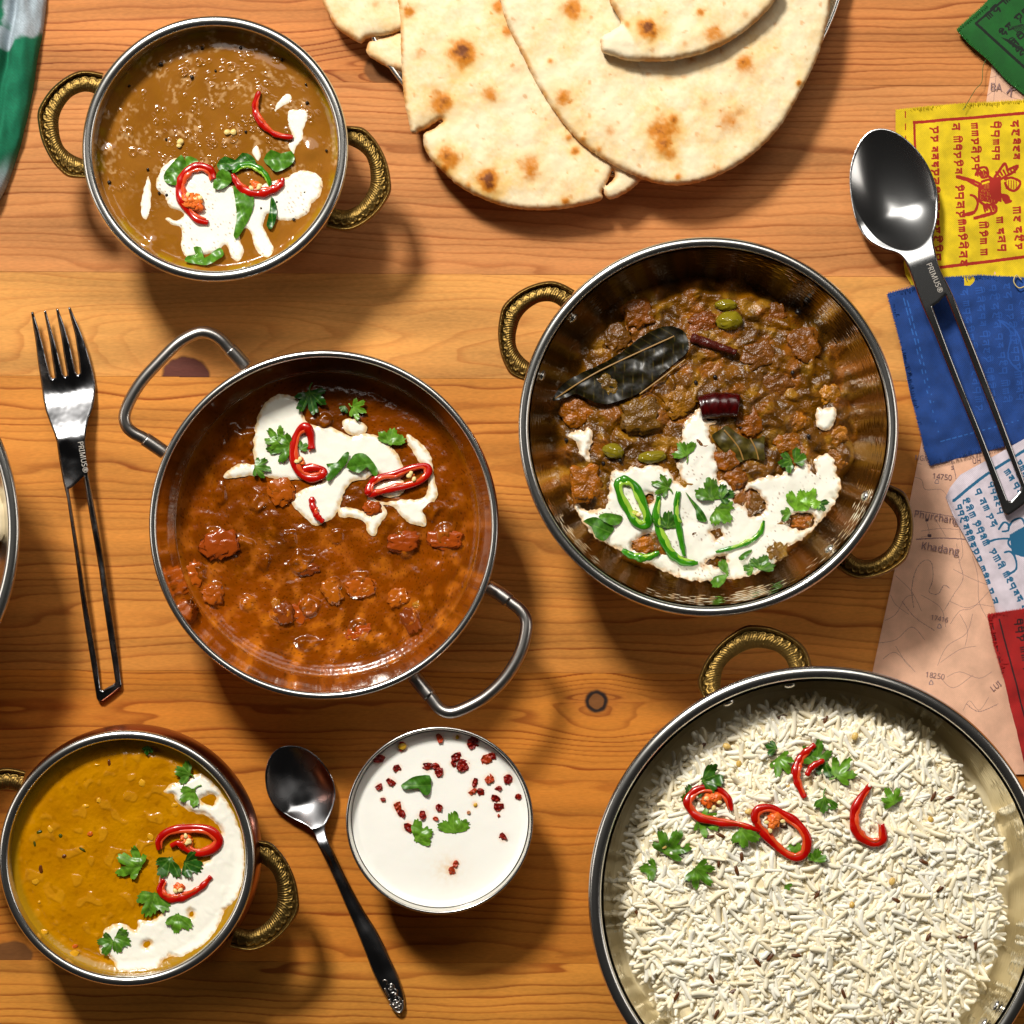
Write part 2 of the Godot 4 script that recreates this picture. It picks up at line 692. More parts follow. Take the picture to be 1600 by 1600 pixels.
# ---------------------------------------------------------------- dishes
# profile points are (radius, height) in mm; hammered: depth of the dimples in mm
func turned(mb: MB, c: Vector2, prof: Array, nt: int, per: int, dent := 0.0, across := 90, rows := 2.6, col = null):
	var pts := PackedVector2Array()
	for p in prof:
		pts.append(p)
	pts = smooth(pts, false, per)
	var run := 0.0
	var n := pts.size()
	var lens := [0.0]
	for i in n - 1:
		run += pts[i].distance_to(pts[i + 1])
		lens.append(run)
	var at := mb.v.size()
	for i in n:
		var a := pts[maxi(i - 1, 0)]
		var b := pts[mini(i + 1, n - 1)]
		var nn := (b - a).orthogonal().normalized()
		for k in nt:
			var g := TAU * k / nt
			var off := 0.0
			if dent > 0.0:
				var row: float = lens[i] / rows
				var ri := floorf(row)
				var ang := g * across / TAU + (0.5 if int(ri) % 2 else 0.0) + 0.3 * ns.get_noise_2d(ri * 5.1, g * 3.0)
				var fx := ang - floorf(ang) - 0.5
				var fz := row - ri - 0.5
				off = dent * (0.55 + 0.9 * absf(ns.get_noise_2d(floorf(ang) * 7.3, ri * 11.9))) * (cos(TAU * fx) * 0.5 + 0.5) * (cos(TAU * fz) * 0.5 + 0.5) + dent * 0.12 * ns.get_noise_3d(cos(g) * pts[i].x * 0.12, sin(g) * pts[i].x * 0.12, pts[i].y * 0.2)
			var q := (pts[i] + nn * off) * 0.001
			mb.add(Vector3(c.x + q.x * cos(g), q.y, c.y + q.x * sin(g)), col if col is Color else Color.WHITE, Vector2(float(k) / nt, lens[i] / run))
	for i in n - 1:
		for k in nt:
			var l := (k + 1) % nt
			mb.quad(at + i * nt + k, at + i * nt + l, at + (i + 1) * nt + l, at + (i + 1) * nt + k)


# rolled rim: a torus of mean radius r at height h, thickness w x t (mm)
func rim_roll(mb: MB, c: Vector2, r: float, h: float, w: float, t: float, nt := 220):
	mb.grid(nt, 14, func(u, v):
		var a: float = TAU * u
		var g: float = TAU * v
		var rr := (r + w * cos(g)) * 0.001
		return Vector3(c.x + rr * cos(a), (h + t * sin(g)) * 0.001, c.y + rr * sin(a)), null, true)


func bowl(called: String, axis: Vector3, label: String, category: String, rim: Array, inner: Array, outer: Array, inner_m: Material, outer_m: Material, rim_m: Material, dent := 0.0, across := 90) -> Node3D:
	var c := Vector2(axis.x, axis.z)
	var t := thing(called, Vector3(c.x, 0.0, c.y), label, category)
	var a := MB.new()
	turned(a, c, outer, 180, 6)
	put("outer_wall", a, outer_m, t)
	var b := MB.new()
	turned(b, c, inner, 380 if dent > 0.0 else 240, 30 if dent > 0.0 else 6, dent, across)
	put("inner_wall", b, inner_m, t)
	var r := MB.new()
	rim_roll(r, c, rim[0], rim[1], rim[2], rim[3])
	put("rim", r, rim_m, t)
	return t


# cast brass handle with a fluted band; from is where it leaves the rim, to where it comes back (photograph pixels), h its height
func brass_handle(t: Node3D, from: Vector2, to: Vector2, h: float, m: Material):
	var outer := PackedVector2Array([Vector2(162, 114), Vector2(140, 110), Vector2(122, 111), Vector2(103, 120), Vector2(84, 135), Vector2(70, 152), Vector2(59, 174), Vector2(60, 197), Vector2(66, 222), Vector2(78, 247), Vector2(92, 265), Vector2(108, 277), Vector2(136, 279)])
	var inner := PackedVector2Array([Vector2(152, 148), Vector2(140, 144), Vector2(128, 144), Vector2(114, 150), Vector2(104, 160), Vector2(96, 173), Vector2(92, 187), Vector2(92, 201), Vector2(94, 215), Vector2(99, 228), Vector2(107, 237), Vector2(118, 244), Vector2(133, 250)])
	outer = smooth(outer, false, 26)
	inner = smooth(inner, false, 26)
	var o0 := Vector2(150, 128)
	var x0 := Vector2(127, 262) - o0
	var x1 := to - from
	var k := x1.length() / x0.length()
	var turn := x1.angle() - x0.angle()
	var n := outer.size()
	var nw := 20
	var top := MB.new()
	var edge := MB.new()
	var where := func(i: int, w: float) -> Vector2:
		var q: Vector2 = inner[i].lerp(outer[i], w)
		return from + ((q - o0) * k).rotated(turn)
	var arc := 0.0
	var arcs := [0.0]
	for i in n - 1:
		arc += (inner[i].lerp(outer[i], 0.5)).distance_to(inner[i + 1].lerp(outer[i + 1], 0.5))
		arcs.append(arc)
	# the fluted band
	top.grid(n - 1, nw, func(u, v):
		var i := int(round(u * (n - 1)))
		var w: float = v * 0.8
		var p: Vector2 = where.call(i, w)
		var s: float = absf(arcs[i] / arc - 0.5) * 2.0
		var ph: float = s * 9.0 - v * v * 0.7
		var f := ph - floorf(ph)
		var lip := 0.7 + 0.2 * sqrt(maxf(sin(PI * f), 0.0))           # scalloped border of the flutes
		var g3 := fposmod(ph * 3.0, 1.0)
		var lines := pow(1.0 - absf(g3 * 2.0 - 1.0), 2.0) * (0.00016 if fposmod(ph, 1.0) > 0.33 else 0.0003)
		var inside := 1.0 - smoothstep(lip - 0.05, lip, v)
		var hh: float = h - 0.0016 + lines * inside + 0.0006 * exp(-pow((v - lip) / 0.06, 2.0)) + 0.0012 * sin(PI * minf(v * 1.1, 1.0)) - 0.0013 * pow(1.0 - v, 4.0)
		return pw(p.x, p.y, hh))
	# the raised outer edge and the underside
	edge.grid(n - 1, 16, func(u, v):
		var i := int(round(u * (n - 1)))
		var g: float = v * TAU
		if v < 0.5:
			var w: float = 0.78 + 0.22 * v * 2.0
			var p: Vector2 = where.call(i, w)
			return pw(p.x, p.y, h - 0.0009 + 0.0021 * sin(PI * v * 2.0) * (1.0 if v < 0.25 else 1.0))
		var w2: float = 1.0 - (v - 0.5) * 2.0
		var p2: Vector2 = where.call(i, w2)
		return pw(p2.x, p2.y, h - 0.0012 - 0.0045 * sin(PI * clampf(w2 * 0.9 + 0.1, 0, 1))))
	var node := put("handle", edge, m, t)
	put("fluted_band", top, m, node)


func rivet(t: Node3D, p: Vector3, r: float, towards: Vector3):
	var mb := MB.new()
	var b := Basis.looking_at(towards.normalized(), Vector3.UP)
	mb.grid(14, 6, func(u, v):
		var th: float = PI * 0.5 * v
		return p + b * Vector3(sin(th) * cos(TAU * u) * r, sin(th) * sin(TAU * u) * r, -cos(th) * r * 0.55), null, true)
	put("rivet", mb, M.steel, t)


# clock face words for the labels
func clock(c: Vector2, p: Vector2, r: float) -> String:
	var d := p - c
	var hour := int(round(fposmod(atan2(d.x, -d.y), TAU) / TAU * 12.0)) % 12
	var names12 := ["twelve", "one", "two", "three", "four", "five", "six", "seven", "eight", "nine", "ten", "eleven"]
	var ring := d.length() / r
	if ring < 0.2:
		return "at the very centre"
	return "at %s o'clock %s" % [names12[hour], "beside the rim" if ring > 0.8 else ("midway out" if ring > 0.5 else "near the centre")]


# the same, finer where a label is already taken
func clock_label(o: Node3D, what: String, c: Vector2, w: Vector3, r: float):
	var p := Vector2(w.x, w.z)
	var label := "%s, %s" % [what, clock(c, p, r)]
	if used.has(label):
		var d := p - c
		var outwards := ["at the middle", "close to the middle", "a third out", "nearly halfway out", "just over halfway out", "two thirds out", "near the rim", "against the rim"]
		var half_hours := int(round(fposmod(atan2(d.x, -d.y), TAU) / TAU * 24.0)) % 24
		var h := ["twelve", "one", "two", "three", "four", "five", "six", "seven", "eight", "nine", "ten", "eleven"]
		label = "%s, %s%s, %s" % [what, "half past " if half_hours % 2 else "towards ", h[half_hours / 2], outwards[clampi(int(d.length() / r * 8.0), 0, 7)]]
		if used.has(label):
			label = "%s, just %s of half past %s, %s" % [what, "short" if fposmod(atan2(d.x, -d.y), TAU) / TAU * 12.0 < half_hours / 2.0 else "ahead", h[half_hours / 2], outwards[clampi(int(d.length() / r * 8.0), 0, 7)]]
	used[label] = true
	o.set_meta("label", label)


# ---------------------------------------------------------------- toppings
# a sheet of cream lying on a surface; polygons in photograph pixels
func cream_on(called: String, polys: Array, holes: Array, h0: float, surf: Callable, label: String, thick := 0.0006, rough := 0.0006, stain := lin(214, 160, 60), specks := 0.0) -> MeshInstance3D:
	var a := []
	var b := []
	for p in polys:
		a.append(flat(smooth(p, true, 3), h0))
	for p in holes:
		b.append(flat(smooth(p, true, 3), h0))
	var white := lin(245, 240, 226)
	var mb := slab(a, b, 0.00062, func(x, z, d):
		var e := smoothstep(0.0, 0.0022, d)
		return surf.call(x, z) + (-0.0003 + thick * e) + 0.0001 * nf.get_noise_2d(x * 130.0, z * 130.0) * e,
		func(x, z, d):
			var k := clampf(1.0 - d / 0.0019 + 0.9 * nf.get_noise_2d(x * 260.0, z * 260.0), 0.0, 1.0)
			var col := white.lerp(stain, k * 0.75)
			if specks > 0.0:
				# ground spice strewn over parts of the cream
				var s := smoothstep(0.58, 0.8, ns.get_noise_2d(x * 780.0, z * 780.0)) * smoothstep(0.0, 0.35, ns.get_noise_2d(x * 60.0 + 15.0, z * 60.0 + 2.0) + specks - 0.5)
				col = col.lerp(lin(128, 74, 40), s * 0.85)
			return col, 0.0, rough, 230.0)
	var o := put(called, mb, M.cream)
	tag(o, label, "cream")
	return o


func leaf_shape(kind: String, sd: float) -> PackedVector2Array:
	# local: stalk at the origin, tip towards +x, length about 1
	var out := PackedVector2Array()
	var lobes := [[-1.15, 0.78], [0.0, 1.0], [1.15, 0.78]]
	var wide := 0.62
	var teeth := 0.1
	var freq := 5.0
	if kind == "fine":
		lobes = [[-1.45, 0.62], [-0.75, 0.86], [0.0, 1.0], [0.75, 0.86], [1.45, 0.62]]
		wide = 0.4
		teeth = 0.1
	elif kind == "half":
		lobes = [[-0.55, 0.95], [0.35, 0.9], [1.1, 0.7]]
		wide = 0.55
	elif kind == "twin":
		lobes = [[-0.9, 1.0], [0.85, 0.85]]
		wide = 0.6
	elif kind == "round":
		lobes = [[-0.98, 0.84], [0.0, 0.98], [0.98, 0.84]]
		wide = 0.66
		teeth = 0.13
		freq = 4.4
	var n := 150
	for i in n:
		var f := -2.75 + 5.5 * i / (n - 1)
		var r := 0.1
		for k in lobes.size():
			var l: Array = lobes[k]
			var d: float = (f - l[0]) / wide
			var len_: float = l[1] * (1.0 + 0.12 * ns.get_noise_2d(sd * 3.1, k * 5.0))
			if absf(d) < 1.0:
				r = maxf(r, len_ * pow(cos(d * PI / 2.0), 0.42))
		var sc := f * freq + 0.6 * ns.get_noise_2d(f * 2.0, sd)
		var tooth := absf(fposmod(sc, 1.0) * 2.0 - 1.0)
		r *= 1.0 - teeth * 1.6 * pow(tooth, 1.6)
		r *= 1.0 + 0.08 * ns.get_noise_2d(f * 1.5 + sd, sd * 7.0)
		out.append(Vector2(r * cos(f), r * sin(f)))
	out.append(Vector2(-0.03, 0.03))
	out.append(Vector2(-0.03, -0.03))
	return out


# tone: 0 dark green ... 1 pale green. at is the middle of the leaf in photograph pixels, size its length
func leaf(at: Vector2, size: float, deg: float, kind: String, tone: float, h0: float, surf: Callable, label: String, group: String, fold := 0.4, stalk := 0.0):
	var sd := at.x * 0.013 + at.y * 0.007
	var shape := leaf_shape(kind, sd)
	var lo := Vector2(9, 9)
	var hi := -lo
	for p in shape:
		lo = lo.min(p)
		hi = hi.max(p)
	var k := size / maxf(hi.x - lo.x, hi.y - lo.y)
	var rot := deg_to_rad(deg)
	var px := PackedVector2Array()
	var mid := (lo + hi) / 2.0
	for p in shape:
		px.append(at + ((p - mid) * k).rotated(rot))
	var root := at + (-mid * k).rotated(rot)
	var poly := flat(px, h0)
	var wr := pw(root.x, root.y, h0)
	var wc := pw(at.x, at.y, h0)
	var r2 := Vector2(wr.x, wr.z)
	var axis := Vector2.from_angle(rot)
	var len_ := size * PX
	var dark := lin(20, 74, 12)
	var light := lin(120, 174, 40)
	var base := dark.lerp(light, tone)
	var vein := base.lerp(lin(150, 190, 80), 0.45)
	var lobes := [-1.15, -0.6, 0.0, 0.6, 1.15]
	var hc: float = surf.call(wc.x, wc.z)
	for g in [[0.25, 0], [-0.25, 0], [0, 0.25], [0, -0.25]]:
		hc = maxf(hc, surf.call(wc.x + g[0] * len_, wc.z + g[1] * len_) - 0.0006)
	var o := put("herb_leaf", slab([poly], [], maxf(len_ / 34.0, 0.00026), func(x, z, d):
		var q := Vector2(x, z) - r2
		var u := q.dot(axis) / len_
		var v := q.dot(axis.orthogonal()) / len_
		var hs: float = surf.call(x, z)
		var crease := 0.0
		for a in lobes:
			crease = maxf(crease, exp(-absf(q.angle_to(axis) * -1.0 - a) * 7.0))
		return maxf(hs + 0.00045, lerpf(hs, hc, 0.75) + 0.0006 + len_ * (fold * 0.28 * absf(v) + 0.10 * ns.get_noise_2d(x * 120.0 + sd, z * 120.0)) - crease * 0.00018 * minf(q.length() / 0.003, 1.0)),
		func(x, z, d):
			var q := Vector2(x, z) - r2
			var a := -q.angle_to(axis)
			var on := 0.0
			for b in lobes:
				on = maxf(on, 1.0 - smoothstep(0.00006, 0.0003, absf(sin(a - b)) * q.length() if cos(a - b) > 0 else 1.0))
			var t := 0.85 + 0.5 * nf.get_noise_2d(x * 300.0 + sd, z * 300.0)
			var col := base.lerp(vein, on * 0.8)
			return Color(col.r * t, col.g * t, col.b * t), 0.00025), M.leaf)
	if stalk > 0.0:
		var pts := PackedVector3Array()
		for i in 8:
			var f := i / 7.0
			var p := root - Vector2.from_angle(rot + 0.5 * f) * stalk * f
			var w := pw(p.x, p.y, h0)
			pts.append(Vector3(w.x, surf.call(w.x, w.z) + 0.0007, w.z))
		var mb := MB.new()
		tube(mb, pts, false, 6, func(_t): return Vector2(0.00035, 0.00035), base.lerp(vein, 0.4))
		put("stalk", mb, M.leaf, o)
	tag(o, label, "herb leaf", group)


# a cut piece of leaf with the outline given
func leaf_scrap(pts: PackedVector2Array, tone: float, h0: float, surf: Callable, label: String, group: String, lift := 0.0008):
	var poly := flat(smooth(pts, true, 2), h0)
	var c := Vector2.ZERO
	for p in poly:
		c += p / poly.size()
	var base := lin(22, 84, 12).lerp(lin(104, 160, 36), tone)
	var hc: float = surf.call(c.x, c.y)
	var ax := (poly[0] - c).normalized()
	var o := put("herb_leaf", slab([poly], [], 0.00032, func(x, z, d):
		var v := (Vector2(x, z) - c).dot(ax.orthogonal())
		return maxf(surf.call(x, z) + 0.0004, lerpf(surf.call(x, z), hc, 0.7) + lift + 0.12 * absf(v) + 0.0009 * ns.get_noise_2d(x * 140.0, z * 140.0)),
		func(x, z, d):
			var q := Vector2(x, z) - c
			var a := q.dot(ax)
			var b := absf(q.dot(ax.orthogonal()))
			var st := absf(fposmod(a * 420.0 - b * 300.0, 1.0) - 0.5) * 2.0
			var on := maxf(1.0 - smoothstep(0.0001, 0.0003, b), 0.5 * smoothstep(0.75, 1.0, st))
			var t := 0.85 + 0.5 * nf.get_noise_2d(x * 300.0, z * 300.0)
			var col := base.lerp(lin(130, 180, 70), on * 0.4)
			return Color(col.r * t, col.g * t, col.b * t), 0.00025), M.leaf)
	tag(o, label, "herb leaf", group)


# a slice of chili: a band bent along the points (photograph pixels)
func chili(pts: PackedVector2Array, closed: bool, width: float, h0: float, surf: Callable, label: String, group: String, green := false, core = null, seeds := 3, thin_ends := true, tall := 0.55):
	var path := smooth(pts, closed, 7)
	var w3 := PackedVector3Array()
	for p in path:
		var w := pw(p.x, p.y, h0)
		w3.append(w)
	# an even resting height
	var n := w3.size()
	var hs := PackedFloat32Array()
	for i in n:
		hs.append(surf.call(w3[i].x, w3[i].z))
	var sm := PackedFloat32Array()
	for i in n:
		var s := 0.0
		var m := 0
		for k in range(-8, 9):
			var q := (i + k + n) % n if closed else clampi(i + k, 0, n - 1)
			s += hs[q]
			m += 1
		sm.append(maxf(s / m, hs[i] - 0.0004))
	var half := width * PX / 2.0 * 1.3
	var sd := pts[0].x * 0.03
	for i in n:
		w3[i].y = sm[i] + half * 0.75 * tall + 0.0005 * ns.get_noise_2d(i * 0.08, sd)
	var t := thing("chili_slice", Vector3(w3[0].x, w3[0].y - half, w3[0].z), label, "chili slice", group)
	var skin_a := lin(160, 8, 8) if not green else lin(30, 104, 8)
	var skin_b := lin(192, 22, 12) if not green else lin(66, 140, 20)
	var skin := MB.new()
	tube(skin, w3, closed, 12, func(u):
		var e := 1.0
		if not closed and thin_ends:
			e = 0.35 + 0.65 * pow(sin(PI * clampf(u * 0.96 + 0.02, 0, 1)), 0.5)
		e *= 1.0 + 0.3 * ns.get_noise_2d(u * 7.0, sd)
		return Vector2(half * e, half * 1.15 * e * tall),
		func(u, g, _p): return skin_a.lerp(skin_b, 0.5 + 0.5 * ns.get_noise_2d(u * 9.0 + sd, sin(g) * 2.0)))
	put("skin", skin, M.chili, t)
	# paler flesh along the inner side
	var c := Vector3.ZERO
	for p in w3:
		c += p / n
	if closed or n > 20:
		var fl := PackedVector3Array()
		for i in n:
			var d := c - w3[i]
			d.y = 0
			fl.append(w3[i] + d.normalized() * half * 0.85 + Vector3(0, half * 0.12, 0))
		var flesh := MB.new()
		tube(flesh, fl, closed, 8, func(u):
			var e := 1.0 if closed else sqrt(maxf(sin(PI * u), 0.0)) + 0.05
			return Vector2(half * 0.6 * e * (1.0 + 0.4 * ns.get_noise_2d(u * 11.0, sd + 3.0)), half * 0.95 * e * tall), lin(214, 78, 34) if not green else lin(150, 190, 60))
		put("flesh", flesh, M.chili, t)
	if core != null:
		var w := pw(core[0], core[1], h0)
		w.y = surf.call(w.x, w.z) + half * 0.6
		var mb := MB.new()
		var cc := lin(226, 92, 22) if not green else lin(176, 206, 80)
		for k in 5:
			lump(mb, w + Vector3(rng.randf_range(-1, 1) * core[2] * PX * 0.35, 0, rng.randf_range(-1, 1) * core[2] * PX * 0.35), Vector3(core[2], core[2] * 0.6, core[2]) * PX * rng.randf_range(0.28, 0.45), rng.randf() * 6.0, 0.6, rng.randf() * 50.0, 12, 8, cc.lerp(lin(238, 150, 60), rng.randf() * 0.5))
		put("pith", mb, M.seed, t)
		for k in seeds:
			var s := MB.new()
			var a := rng.randf() * TAU
			var q: Vector3 = w + Vector3(cos(a), 0, sin(a)) * core[2] * PX * rng.randf_range(0.3, 0.7) + Vector3(0, 0.0012, 0)
			lump(s, q, Vector3(0.0013, 0.0005, 0.001), a, 0.15, a, 10, 6, lin(232, 208, 140))
			put("seed", s, M.seed, t)


# ---------------------------------------------------------------- brown dal, upper left
func brown_dal():
	var rim := pw(336, 232, 0.058)
	var c := Vector2(rim.x, rim.z)
	var t := bowl("serving_bowl", rim, "steel bowl of brown lentil soup with two brass handles, below the green scarf", "bowl", [59.6, 57.2, 2.5, 2.0],
		[Vector2(57.4, 57.0), Vector2(56.9, 52), Vector2(56.4, 44), Vector2(55.6, 36), Vector2(53, 20), Vector2(44, 8), Vector2(24, 5), Vector2(0, 5)],
		[Vector2(61.2, 56.0), Vector2(59.2, 50), Vector2(58.6, 40), Vector2(57.4, 26), Vector2(50, 8), Vector2(40, 1.5), Vector2(36, 0.5), Vector2(0, 0.5)], M.steel, M.steel, M.steel)
	brass_handle(t, Vector2(150, 128), Vector2(127, 262), 0.046, M.brass)
	brass_handle(t, Vector2(521, 343), Vector2(546, 213), 0.046, M.brass)
	var h0 := 0.0455
	# froth: patches of small bubbles; spots in photograph pixels
	var bub := []
	var g := RandomNumberGenerator.new()
	g.seed = 4
	for k in 420:
		var px := Vector2(g.randf_range(165, 515), g.randf_range(75, 300))
		if nf.get_noise_2d(px.x * 0.013, px.y * 0.013) < 0.02 and g.randf() < 0.7:
			continue
		var w := pw(px.x, px.y, h0)
		bub.append([Vector2(w.x, w.z), g.randf_range(0.0004, 0.0013) * (1.6 if g.randf() < 0.1 else 1.0)])
	var cells := {}
	for b in bub:
		for dx in [-1, 0, 1]:
			for dz in [-1, 0, 1]:
				var key := Vector2i(int(floor(b[0].x / 0.004)) + dx, int(floor(b[0].y / 0.004)) + dz)
				if not cells.has(key):
					cells[key] = []
				cells[key].append(b)
	var big := [[595, 950, 11.0], [1210, 590, 12.0], [1015, 365, 8.0], [420, 590, 9.0], [300, 600, 7.0]]
	var bigs := []
	for b in big:
		var w := pw(b[0] / 2.5, b[1] / 2.5, h0)
		bigs.append([Vector2(w.x, w.z), b[2] * PX * 1.4])
	var surf := func(x: float, z: float) -> float:
		var p := Vector2(x, z)
		var r := (p - c).length()
		var q: float = h0 + 0.00035 * nf.get_noise_2d(x * 45.0, z * 45.0) + 0.0018 * smoothstep(0.0525, 0.0572, r) - 0.0004 * smoothstep(0.047, 0.052, r)
		for b in cells.get(Vector2i(int(floor(x / 0.004)), int(floor(z / 0.004))), []):
			var f: float = (p - b[0]).length() / b[1]
			if f < 1.3:
				q += b[1] * (0.3 * exp(-pow((f - 0.85) / 0.25, 2.0)))
		for b in bigs:
			var f: float = (p - b[0]).length() / b[1]
			if f < 1.6:
				q += b[1] * 0.28 * exp(-f * f * 1.6)
		q += 0.00042 * smoothstep(0.1, 0.5, nf.get_noise_2d(x * 70.0 + 9.0, z * 70.0)) * absf(nf.get_noise_2d(x * 420.0, z * 420.0))
		return q
	var brown := lin(150, 97, 33)
	var dark := lin(128, 79, 22)
	var oil := lin(150, 120, 14)
	var mb := MB.new()
	disc(mb, c, 0.0572, 150, 420, surf, func(x, z, r):
		var k: float = 0.5 + 0.7 * nf.get_noise_2d(x * 30.0, z * 30.0)
		var col := dark.lerp(brown, clampf(k, 0, 1))
		var rim_oil := smoothstep(0.0525, 0.056, r) * smoothstep(-0.25, 0.25, nf.get_noise_2d(x * 60.0 + 4.0, z * 60.0))
		var froth := smoothstep(0.02, 0.35, nf.get_noise_2d(x * 62.0 + 31.0, z * 62.0)) * smoothstep(-0.05, 0.3, nf.get_noise_2d(x * 300.0, z * 300.0)) * (1.0 if z < c.y + 0.01 else 0.2)
		return col.lerp(oil, rim_oil * 0.7).lerp(lin(200, 158, 108), froth * 0.7))
	tag(put("lentil_soup", mb, M.soup), "smooth brown lentil soup with small bubbles in the upper steel bowl", "soup")
	# mustard seeds and specks
	var spots := [[628, 252, 4.0], [750, 302, 3.6], [790, 188, 3.0], [940, 186, 3.0], [1100, 233, 2.6], [1195, 330, 2.2], [1200, 402, 3.0], [650, 545, 2.2], [427, 712, 3.2], [578, 662, 2.4], [622, 755, 2.6], [652, 762, 3.0], [1275, 588, 2.2], [960, 515, 2.4], [505, 335, 2.2], [842, 277, 2.0], [1148, 858, 2.6], [1082, 790, 2.4], [1190, 752, 2.0], [1020, 815, 2.4]]
	for s in spots:
		var w := pw(s[0] / 2.5, s[1] / 2.5, h0)
		var m := MB.new()
		lump(m, Vector3(w.x, surf.call(w.x, w.z) + 0.0004, w.z), Vector3.ONE * s[2] * PX * 0.9, 0.3, 0.3, s[0], 10, 7, lin(34, 22, 20))
		var o := put("mustard_seed", m, M.seed)
		clock_label(o, "tiny dark mustard seed on the brown soup", c, w, 0.056)
		tag(o, "", "seed", "mustard seeds on the brown soup")
	for s in [[888, 517, 5.0], [912, 517, 5.0], [705, 555, 5.5], [700, 570, 4.0]]:
		var w := pw(s[0] / 2.5, s[1] / 2.5, h0)
		var m := MB.new()
		lump(m, Vector3(w.x, surf.call(w.x, w.z) + 0.0008, w.z), Vector3(1, 0.5, 0.9) * s[2] * PX, 0.3, 0.2, s[0], 12, 8, lin(226, 196, 120))
		var o := put("chili_seed", m, M.seed)
		clock_label(o, "pale chili seed floating on the brown soup", c, w, 0.056)
		tag(o, "", "seed", "pale seeds on the brown soup")
	var C := [
		[610, 690, 640, 640, 690, 612, 760, 640, 850, 690, 905, 720, 960, 735, 1010, 722, 1060, 705, 1110, 690, 1170, 662, 1230, 670, 1265, 710, 1255, 765, 1222, 800, 1205, 840, 1150, 864, 1090, 868, 1060, 840, 1040, 850, 1035, 890, 1058, 930, 1075, 980, 1050, 1010, 1012, 1000, 985, 950, 972, 905, 945, 900, 945, 940, 958, 985, 938, 1025, 900, 1012, 880, 962, 858, 990, 800, 1000, 740, 1012, 706, 985, 705, 920, 700, 890, 660, 880, 638, 855, 652, 842, 690, 855, 712, 838, 668, 818, 650, 800, 640, 772, 615, 750, 603, 720],
		[580, 665, 595, 715, 599, 790, 586, 850, 570, 872, 548, 845, 541, 800, 553, 740, 565, 690],
		[1058, 452, 1075, 400, 1100, 368, 1130, 358, 1149, 385, 1130, 412, 1100, 425, 1078, 448],
		[1120, 430, 1160, 419, 1200, 425, 1212, 455, 1195, 500, 1190, 545, 1165, 575, 1150, 612, 1125, 590, 1117, 560, 1136, 540, 1118, 490],
		[975, 585, 990, 568, 1012, 564, 1027, 600, 1012, 636, 988, 622]]
	var pols := []
	for p in C:
		pols.append(spots(0, 0, 2.5, p))
	cream_on("cream_swirl", [pols[0]], [], h0, surf, "broad splash of white cream at the lower edge of the brown soup", 0.0011, 0.0006, lin(214, 160, 60), 0.75)
	cream_on("cream_drop", [pols[1]], [], h0, surf, "narrow upright cream drop left of the big splash on the brown soup")
	cream_on("cream_drop", [pols[2]], [], h0, surf, "upper cream drop beside the chili sliver on the brown soup")
	cream_on("cream_drop", [pols[3]], [], h0, surf, "larger cream drop under the upper one on the brown soup")
	cream_on("cream_drop", [pols[4]], [], h0, surf, "small cream drop above the herbs on the brown soup")
	var on := func(x, z): return surf.call(x, z) + 0.0008
	var grp := "herbs on the brown soup"
	leaf_scrap(spots(0, 0, 2.5, [640, 690, 665, 650, 710, 606, 728, 640, 732, 665, 702, 700, 690, 726, 652, 716]), 0.45, h0, on, "cut herb leaf at the left end of the cream on the brown soup", grp)
	leaf_scrap(spots(0, 0, 2.5, [726, 612, 770, 622, 773, 645, 735, 657]), 0.75, h0, on, "little pale herb piece touching the left chili ring of the brown soup", grp)
	leaf_scrap(spots(0, 0, 2.5, [848, 645, 880, 612, 920, 626, 948, 598, 985, 610, 1002, 640, 962, 662, 910, 664, 868, 672]), 0.12, h0, on, "dark chopped herb above the chili rings of the brown soup", grp)
	leaf_scrap(spots(0, 0, 2.5, [842, 695, 870, 662, 902, 680, 906, 712, 872, 740, 836, 738]), 0.55, h0, on, "crumpled herb piece between the two chili rings of the brown soup", grp, 0.0016)
	leaf_scrap(spots(0, 0, 2.5, [912, 726, 950, 755, 992, 770, 986, 830, 960, 882, 930, 932, 914, 922, 926, 862, 921, 790]), 0.5, h0, on, "long pointed herb strip hanging below the right chili ring of the brown soup", grp)
	leaf_scrap(spots(0, 0, 2.5, [1030, 625, 1060, 588, 1100, 602, 1140, 592, 1152, 625, 1130, 652, 1080, 674, 1055, 652]), 0.5, h0, on, "broad herb leaf right of the others on the brown soup", grp)
	leaf_scrap(spots(0, 0, 2.5, [1060, 768, 1080, 800, 1082, 850, 1062, 896, 1042, 882, 1054, 830]), 0.0, h0, on, "thin dark herb strip at the right side of the cream on the brown soup", grp)
	leaf_scrap(spots(0, 0, 2.5, [724, 1022, 735, 1000, 765, 995, 758, 968, 788, 968, 800, 1010, 835, 984, 862, 968, 877, 995, 852, 1016, 810, 1037, 768, 1032]), 0.62, h0, on, "herb pieces at the bottom edge of the brown soup", grp, 0.0012)
	var cg := "chili slices on the brown soup"
	chili(spots(0, 0, 2.5, [1015, 360, 1000, 400, 1000, 440, 1014, 475, 1045, 505, 1085, 530, 1145, 538]), false, 8.0, h0, on, "curved red chili sliver in the upper right of the brown soup", cg)
	chili(spots(0, 0, 2.5, [838, 702, 826, 668, 790, 650, 745, 660, 712, 695, 702, 740, 716, 790, 745, 835, 775, 862, 815, 872]), false, 10.5, h0, on, "open red chili ring with orange pith on the cream of the brown soup", cg, false, [752 / 2.5, 795 / 2.5, 24.0], 3)
	chili(spots(0, 0, 2.5, [908, 682, 930, 720, 960, 745, 1010, 758, 1060, 745, 1095, 725, 1106, 697]), false, 10.0, h0, on, "half ring of red chili right of the herb strip on the brown soup", cg, false, [1000 / 2.5, 725 / 2.5, 13.0], 3)
